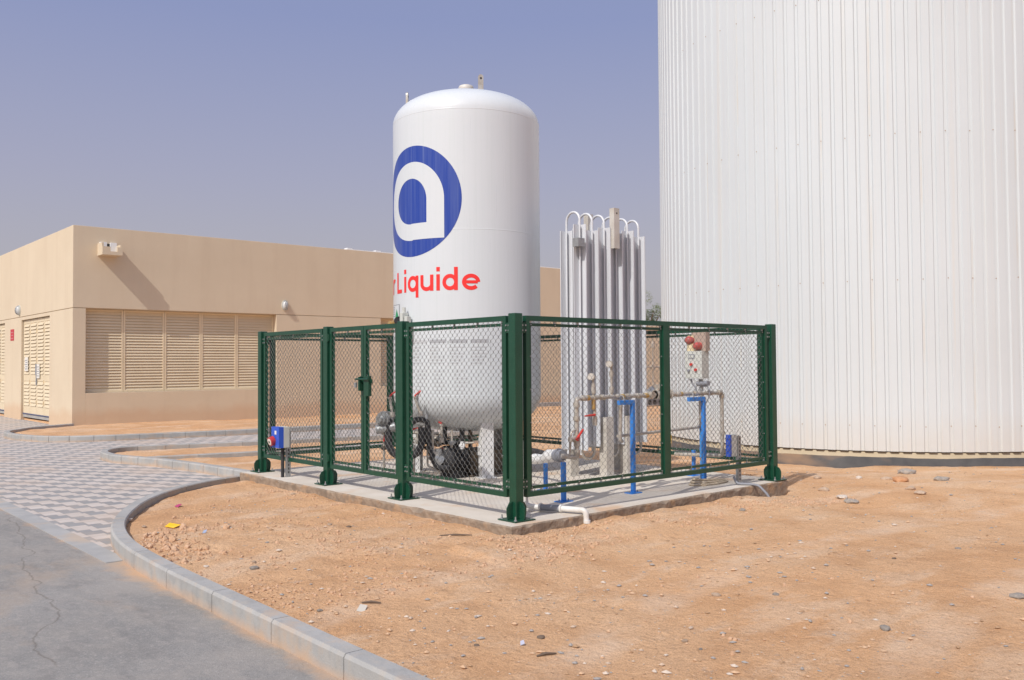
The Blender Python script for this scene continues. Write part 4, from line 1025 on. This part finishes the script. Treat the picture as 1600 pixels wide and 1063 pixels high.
# socket boxes
def socket(x, y, h, label, lens, bh=.24):
    o = empty('socket_box', (x, y, 0), label, 'socket box', 'blue and grey socket boxes on steel stands')
    b = MB(); b.box(-.03, -.02, 0, .03, -.016, h+.2); b.box(-.03, -.016, 0, -.026, .02, h+.2); b.box(.026, -.016, 0, .03, .02, h+.2)
    b.cur = 1
    for k in range(int((h+.15)/.05)): b.box(-.008, -.0215, .05+k*.05, .008, -.0201, .078+k*.05)
    b.build('slotted_channel', [M['galv'], M['dark']], o)
    return o
s1 = socket(-.02, 4.68, .42, 'blue and grey socket box with round red socket outside the left fence', True)
b = MB(); b.box(-.09, -.05, .40, -.0, .17, .68); b.build('enclosure', M['boxgrey'], s1, bevel=.005)
b = MB(); b.box(-.16, -.05, .40, -.09, .17, .68); b.cur = 1; b.box(-.163, .02, .58, -.1605, .07, .63); b.build('cover', [M['boxblue'], M['paper']], s1, bevel=0)
b = MB(); b.tube([(-.16, .10, .50), (-.22, .10, .48)], .062, 20); b.cur = 1; b.tube([(-.22, .10, .48), (-.226, .10, .478)], .044, 20); b.cur = 2; b.tube([(-.226, .1, .478), (-.228, .1, .4775)], .018, 12); b.build('socket_cap', [M['ltred'], M['paper'], M['dark']], s1)
b = MB(); b.cyl((-.07, .02, .0), (-.07, .02, .4), .022, 10); b.build('conduit', M['black'], s1)
s2 = socket(3.72, .06, .40, 'blue and grey socket box behind the right fence by the corner post', False)
b = MB(); b.box(-.15, -.01, .35, -.035, .05, .62); b.build('enclosure', M['boxgrey'], s2, bevel=.005)
b = MB(); b.box(-.19, -.012, .35, -.151, .05, .62); b.build('cover', M['boxblue'], s2, bevel=.004)

# drain pipe
dp = empty('drain_pipe', (.65, .1, 0), 'white plastic drain pipe lying over the front edge of the slab', 'pipe')
dO = Vector((.65, .1, 0))
b = MB(); b.tube(fillet([Vector(p)-dO for p in [(.43, .35, .72), (.43, .35, .06), (.47, .28, .045), (.62, -.02, .045)]], .05), .028, 14)
b.tube(fillet([Vector(p)-dO for p in [(.60, .04, .046), (.70, -.245, .045), (.705, -.26, -.16)]], .045), .029, 14)
b.cyl(Vector((.704, -.259, -.05))-dO, Vector((.704, -.259, -.08))-dO, .036, 14); b.build('pipe', M['pvc'], dp)
b = MB(); b.cyl(Vector((.51, .2, .046))-dO, Vector((.60, .02, .046))-dO, .033, 14); b.build('sleeve', M['pvcgrey'], dp)
b = MB()
for y in (.21, .01): x = .505+(.21-y)*.5; b.cyl(Vector((x, y+.008, .046))-dO, Vector((x+.006, y-.01, .046))-dO, .042, 14)
b.build('collar', M['pvc'], dp)
# frosted liquid line from the tank to the short stand
fl = empty('frosted_line', (1.5, 1.2, 0), 'white frosted supply line running from the tank to the short blue stands', 'pipe')
fO = Vector((1.5, 1.2, 0)); b = MB()
fp = [at(812, 722, 'y', 1.6), at(828, 718, 'y', 1.35), at(838, 717, 'y', 1.2), at(846, 717.5, 'y', 1.1), at(852, 716, 'y', 1.0), at(858, 712.5, 'y', .9), at(865, 712, 'y', .8), at(869, 712, 'y', .74)]
b.tube([p-fO for p in fp], [.05, .056, .062, .05, .058, .075, .07, .05], 14); b.build('pipe', M['frost'], fl)
b = MB(); b.cyl(at(868, 712, 'y', .74)-fO, at(880, 711.5, 'y', .6)-fO, .062, 16); b.cyl(at(872, 711.8, 'y', .7)-fO, at(875, 711.7, 'y', .67)-fO, .078, 16); b.build('coupling', M['pvcgrey'], fl)
b = MB(); b.tube([at(800, 700, 'y', 2.4)-fO, at(838, 706, 'y', 1.9)-fO, at(856, 711, 'y', 1.6)-fO], .04, 12); b.build('dark_pipe', M['black'], fl)
# hose bundle on the slab
hb = MB(); o = (3.55, .25, 0)
for k in range(3):
    hb.tube([(-.05+.34*math.cos(t)*(1-.08*k), .10+.13*math.sin(t)*(1-.1*k), .016+.03*k*abs(math.sin(t*.5))) for t in [math.pi*.6+math.pi*1.35*i/24 for i in range(25)]], .014, 8)
hb.cyl((-.3, -.02, .01), (-.22, .08, .05), .03)
tag(hb.build('flexible_hose', mat('dusty beige hose', (.60, .50, .37), .6, col2=(.47, .39, .29), nscale=12), None, o), 'coiled pale flexible hose on the slab by the right fence', 'hose')
b = MB(); b.tube(fillet([(3.62, .06, .10), (3.62, .02, .02), (3.72, -.12, .016), (3.73, -.22, .01), (3.76, -.33, -.10), (3.78, -.36, -.2)], .04), .016, 8)
cbl = b.build('cable_conduit', M['pvcgrey']); tag(cbl, 'grey flexible conduit drooping over the slab edge below the right socket box', 'conduit')

# ------------------------------------------------------------------ rocks, gravel, litter
def stone_mesh(seed, flat=.6):
    rnd = random.Random(seed); import bmesh
    bm = bmesh.new(); bmesh.ops.create_icosphere(bm, subdivisions=2, radius=1)
    o = Vector((rnd.uniform(0, 90), rnd.uniform(0, 90), 0))
    for v in bm.verts:
        v.co *= 1+.34*noise.noise(v.co*1.1+o)+.15*noise.noise(v.co*2.7+o); v.co.z *= flat
    me = bpy.data.meshes.new('rock'); bm.to_mesh(me); bm.free(); return me
def gz(x, y): return sandh(x, y)
RK = {'grey': mat('grey stone', (.31, .285, .26), .95, col2=(.44, .38, .32), nscale=3, bump=.01, bscale=12, spec=.2), 'tan': mat('tan stone', (.52, .37, .26), .9, col2=(.6, .46, .34), nscale=3, bump=.01, bscale=12, spec=.2),
      'orange': mat('orange stone', (.5, .24, .11), .9, col2=(.56, .32, .18), nscale=3, spec=.2), 'white': mat('pale stone', (.66, .58, .5), .9, col2=(.54, .46, .38), nscale=3, spec=.2), 'dark': mat('dark clod', (.16, .12, .09), .9, spec=.2)}
rocks = [
 (397, 889, .060, 'grey', 'round grey stone by the left kerb with a tan chip behind it'), (397, 879, .04, 'tan', 'tan chip just behind the round grey stone near the left kerb'),
 (322, 886, .036, 'white', 'pale upright stone left of the round grey stone near the kerb'), (1277, 748, .10, 'tan', 'tan stone at the tip of the fence shadow right of the slab'),
 (1385, 749, .13, 'tan', 'round tan stone beside the orange slab rock near the silo'), (1407, 752, .22, 'orange', 'long flat orange rock lying in front of the silo'),
 (1416, 740, .24, 'grey', 'large flat grey rock closest to the silo plinth'), (1471, 751, .18, 'grey', 'flat grey rock right of the orange rock near the silo'),
 (1342, 748, .09, 'white', 'small white stone left of the tan round stone near the silo'), (1288, 767, .12, 'tan', 'lumpy sandy clod right of the slab corner'),
 (1316, 779, .13, 'white', 'upper of two pale rocks right of the slab'), (1330, 786, .14, 'grey', 'lower greyish rock of the pair right of the slab'),
 (1423, 765, .12, 'tan', 'sandy tan rock in the middle sand before the silo'), (1438, 772, .13, 'tan', 'flat tan rock just below the sandy middle rock'),
 (1590, 934, .085, 'grey', 'grey rock at the right edge of the open sand'), (1383, 984, .06, 'grey', 'grey pebble alone in the right foreground sand'),
 (1119, 931, .055, 'tan', 'flat brownish stone in the middle foreground sand'), (1070, 1003, .036, 'tan', 'round tan pebble in the foreground below the flat brown stone'),
 (745, 1010, .034, 'dark', 'black lump in a pale patch of the foreground'), (845, 997, .042, 'dark', 'dark brown stone right of the black foreground lump'),
 (515, 821, .05, 'tan', 'brown clod in the sand below the second fence post'), (545, 824, .045, 'dark', 'dark brown clod beside the brown clod below the fence'),
 (203, 813, .05, 'white', 'pale lump against the inside of the curved kerb'), (225, 824, .05, 'tan', 'crumbly clod just inside the curved kerb bend'),
 (500, 955, .035, 'grey', 'grey stone near the kerb beside the pale patch'), (1160, 797, .07, 'grey', 'small grey stone in the sand right below the slab edge'),
 (458, 772, .06, 'tan', 'tan clod near the left end of the slab'), (1095, 1015, .022, 'grey', 'tiny grey pebble at the foreground bottom middle'), (1497, 858, .04, 'grey', 'small grey pebble in the right middle sand'),
 (1397, 873, .035, 'dark', 'small dark pebble in the right middle sand'), (1212, 930, .045, 'grey', 'small grey stone right of the flat brown stone')]
for i, (px, py, s, k, lab) in enumerate(rocks):
    p = at(px, py, 'z', -.12)
    for _ in range(3): p = at(px, py, 'z', gz(p.x, p.y))
    me = stone_mesh(i, .42 if s > .12 else .6); me.materials.append(RK[k])
    o = bpy.data.objects.new('rock', me); sc.collection.objects.link(o); o.location = (p.x, p.y, gz(p.x, p.y)+s*.10); o.scale = (s*.62, s*.5, s*.5); o.rotation_euler = (0, 0, i*1.3)
    tag(o, lab, 'rock', 'stones lying on the sand')
random.seed(77)
def gravel(name, count, cols, smin, smax, seed, pred=None):
    rnd = random.Random(seed); b = MB(); n_ = 0
    ico = [(0, 0, 1), (.9, 0, .3), (.28, .85, .25), (-.72, .52, .35), (-.7, -.55, .3), (.3, -.82, .3), (0, 0, -.5)]
    fc = [(0, 1, 2), (0, 2, 3), (0, 3, 4), (0, 4, 5), (0, 5, 1), (1, 6, 2), (2, 6, 3), (3, 6, 4), (4, 6, 5), (5, 6, 1)]
    while n_ < count:
        a_ = rnd.uniform(-34, 32); d = rnd.uniform(3.2, 22)
        if rnd.random() > (6/d)**1.1: continue
        an = YAW+R(a_); x, y = CX+d*math.sin(an), CY+d*math.cos(an)
        if x < -3.0 or (-.35 < x < 4.7 and -.33 < y < 5.7) or math.hypot(x-12.83, y-3.01) < 4.6 or y > 5.6: continue
        cur = -3.02 if y < 1.4 else -3.02+(y-1.4)**1.75*.33
        if x < cur: continue
        cl = noise.noise((x*.7, y*.7, seed))
        if rnd.random() > .35+1.4*max(0, cl): continue
        s = smin+(smax-smin)*rnd.random()**5; z = gz(x, y)
        q = Matrix.Translation((x, y, z+s*.06))@Matrix.Rotation(rnd.uniform(0, 6.28), 4, 'Z')@Matrix.Diagonal((s*rnd.uniform(.7, 1.3), s*rnd.uniform(.6, 1), s*rnd.uniform(.35, .7), 1))
        b.cur = rnd.randrange(len(cols))
        b.add([q@Vector((v[0]*rnd.uniform(.8, 1.2), v[1]*rnd.uniform(.8, 1.2), v[2])) for v in ico], fc); n_ += 1
    return tag(b.build(name, cols), kind='stuff')
GC = [mat('gravel grey', (.36, .33, .30), .95, spec=.1), mat('gravel sand', (.60, .40, .25), .95, spec=.1), mat('gravel buff', (.55, .42, .31), .95, spec=.1), mat('gravel pale', (.62, .52, .42), .95, spec=.1), mat('gravel brown', (.42, .27, .16), .95, spec=.1)]
gravel('gravel', 4600, [GC[0], GC[0], GC[1], GC[1], GC[2], GC[3], GC[4]], .004, .028, 3)
# crumbs of broken soil by the kerb bend and slab
def _ico():
    import bmesh
    bm = bmesh.new(); bmesh.ops.create_icosphere(bm, subdivisions=2, radius=1); r = ([tuple(v.co) for v in bm.verts], [tuple(v.index for v in f.verts) for f in bm.faces]); bm.free(); return r
ICO = _ico()
def crumbs(n, x0, x1, y0, y1, smax, seed):
    rnd = random.Random(seed); b = MB(); ico = [(0, 0, .8), (.9, 0, .2), (.28, .85, .25), (-.72, .52, .15), (-.7, -.55, .3), (.3, -.82, .2), (0, 0, -.5)]
    fc = [(0, 1, 2), (0, 2, 3), (0, 3, 4), (0, 4, 5), (0, 5, 1), (1, 6, 2), (2, 6, 3), (3, 6, 4), (4, 6, 5), (5, 6, 1)]; k = 0
    while k < n:
        x, y = rnd.uniform(x0, x1), rnd.uniform(y0, y1); cur = -3.0 if y < 1.4 else -3.0+(y-1.4)**1.75*.33
        if x < cur or (x > -.33 and y > -.3): continue
        if noise.noise((x*1.6, y*1.6, 6)) < rnd.uniform(-.3, .45): continue
        s = .004+smax*rnd.random()**5
        q = Matrix.Translation((x, y, gz(x, y)+s*.1))@Matrix.Rotation(rnd.uniform(0, 6.28), 4, 'Z')@Matrix.Diagonal((s, s*.85, s*.95, 1))
        if s > .014:
            o = Vector((rnd.uniform(0, 99), rnd.uniform(0, 99), 0))
            b.add([q@(Vector(v)*(1+.45*noise.noise(Vector(v)*1.2+o)+.25*noise.noise(Vector(v)*3+o))*.85) for v in ICO[0]], ICO[1])
        else: b.add([q@Vector((v[0]*rnd.uniform(.7, 1.3), v[1]*rnd.uniform(.7, 1.3), v[2]*rnd.uniform(.6, 1.3))) for v in ico], fc)
        k += 1
    return b
M['clod'] = mat('sandy clods', (.53, .335, .205), .95, col2=(.60, .40, .265), nscale=3, spec=.1)
tag(crumbs(5200, -3, -.1, -1.2, 5.4, .015, 8).build('soil_crumbs', M['clod']), kind='stuff')
tag(crumbs(2600, -1.0, 4.6, -1.0, -.25, .018, 9).build('soil_crumbs', M['clod']), kind='stuff')
tag(crumbs(330, -3, -2.0, .9, 3.8, .042, 15).build('soil_clods', M['clod']), kind='stuff')
tag(crumbs(260, -2.6, 1.0, -4.2, -1.5, .016, 19).build('soil_crumbs', M['clod']), kind='stuff')
def scrap(px, py, pts, mt, name, lab, cat, lift=.012):
    p = at(px, py, 'z', -.12)
    for _ in range(3): p = at(px, py, 'z', gz(p.x, p.y))
    b = MB(); n = len(pts); top = [Vector((x, y, .004+.012*math.sin(x*60+y*30))) for x, y in pts]
    cz = sum((t.z for t in top))/n
    b.add([t for t in top]+[t-Vector((0, 0, .003)) for t in top], [tuple(range(n)), tuple(range(2*n-1, n-1, -1))]+[(i, n+i, n+(i+1) % n, (i+1) % n) for i in range(n)])
    o = b.build(name, mt, None, (p.x, p.y, gz(p.x, p.y)+lift)); o.rotation_euler = (R(8), R(-6), 0); return tag(o, lab, cat)
scrap(270, 825, [(-.06, .06), (.0, .08), (.05, .02), (.06, -.06), (-.01, -.04), (-.05, .0)], mat('yellow scrap', (.85, .5, .01), .6), 'plastic_scrap', 'bright yellow plastic scrap on the sand inside the curved kerb', 'litter', .02)
scrap(278, 792, [(-.03, .03), (.03, .05), (.04, -.02), (-.02, -.05)], mat('magenta scrap', (.45, .05, .15), .6), 'wrapper', 'small magenta wrapper behind the yellow scrap', 'litter')
scrap(566, 953, [(-.045, .0), (.01, .04), (.045, .005), (-.01, -.04)], mat('dusty paper', (.56, .52, .45), .8), 'paper_scrap', 'square white paper scrap on the foreground sand', 'litter', .008)
scrap(816, 1009, [(-.014, .0), (.0, .017), (.017, .007), (.007, -.014)], mat('blue white cap', (.42, .44, .55), .6), 'bottle_cap', 'tiny blue and white cap in the foreground sand', 'litter')
scrap(320, 833, [(-.025, .0), (.0, .02), (.025, .0), (.0, -.02)], mat('grey blue scrap', (.3, .36, .5), .5), 'foil_scrap', 'tiny blue grey foil scrap right of the yellow scrap', 'litter')
def stick(px, py, l, rz, lab):
    p = at(px, py, 'z', -.12); z = gz(p.x, p.y); b = MB(); b.tube([(-l/2, 0, 0), (0, .006, .006), (l/2, 0, 0)], [.006, .009, .005], 6)
    o = b.build('twig', RK['dark'], None, (p.x, p.y, z+.008)); o.rotation_euler = (0, 0, rz); tag(o, lab, 'twig')
stick(712, 843, .30, YAW*-1+.05, 'thin brown lath on the sand below the slab corner'); stick(854, 1022, .12, -.3, 'short brown twig in the foreground sand'); stick(580, 943, .13, -.75, 'thin twig above the white paper scrap')
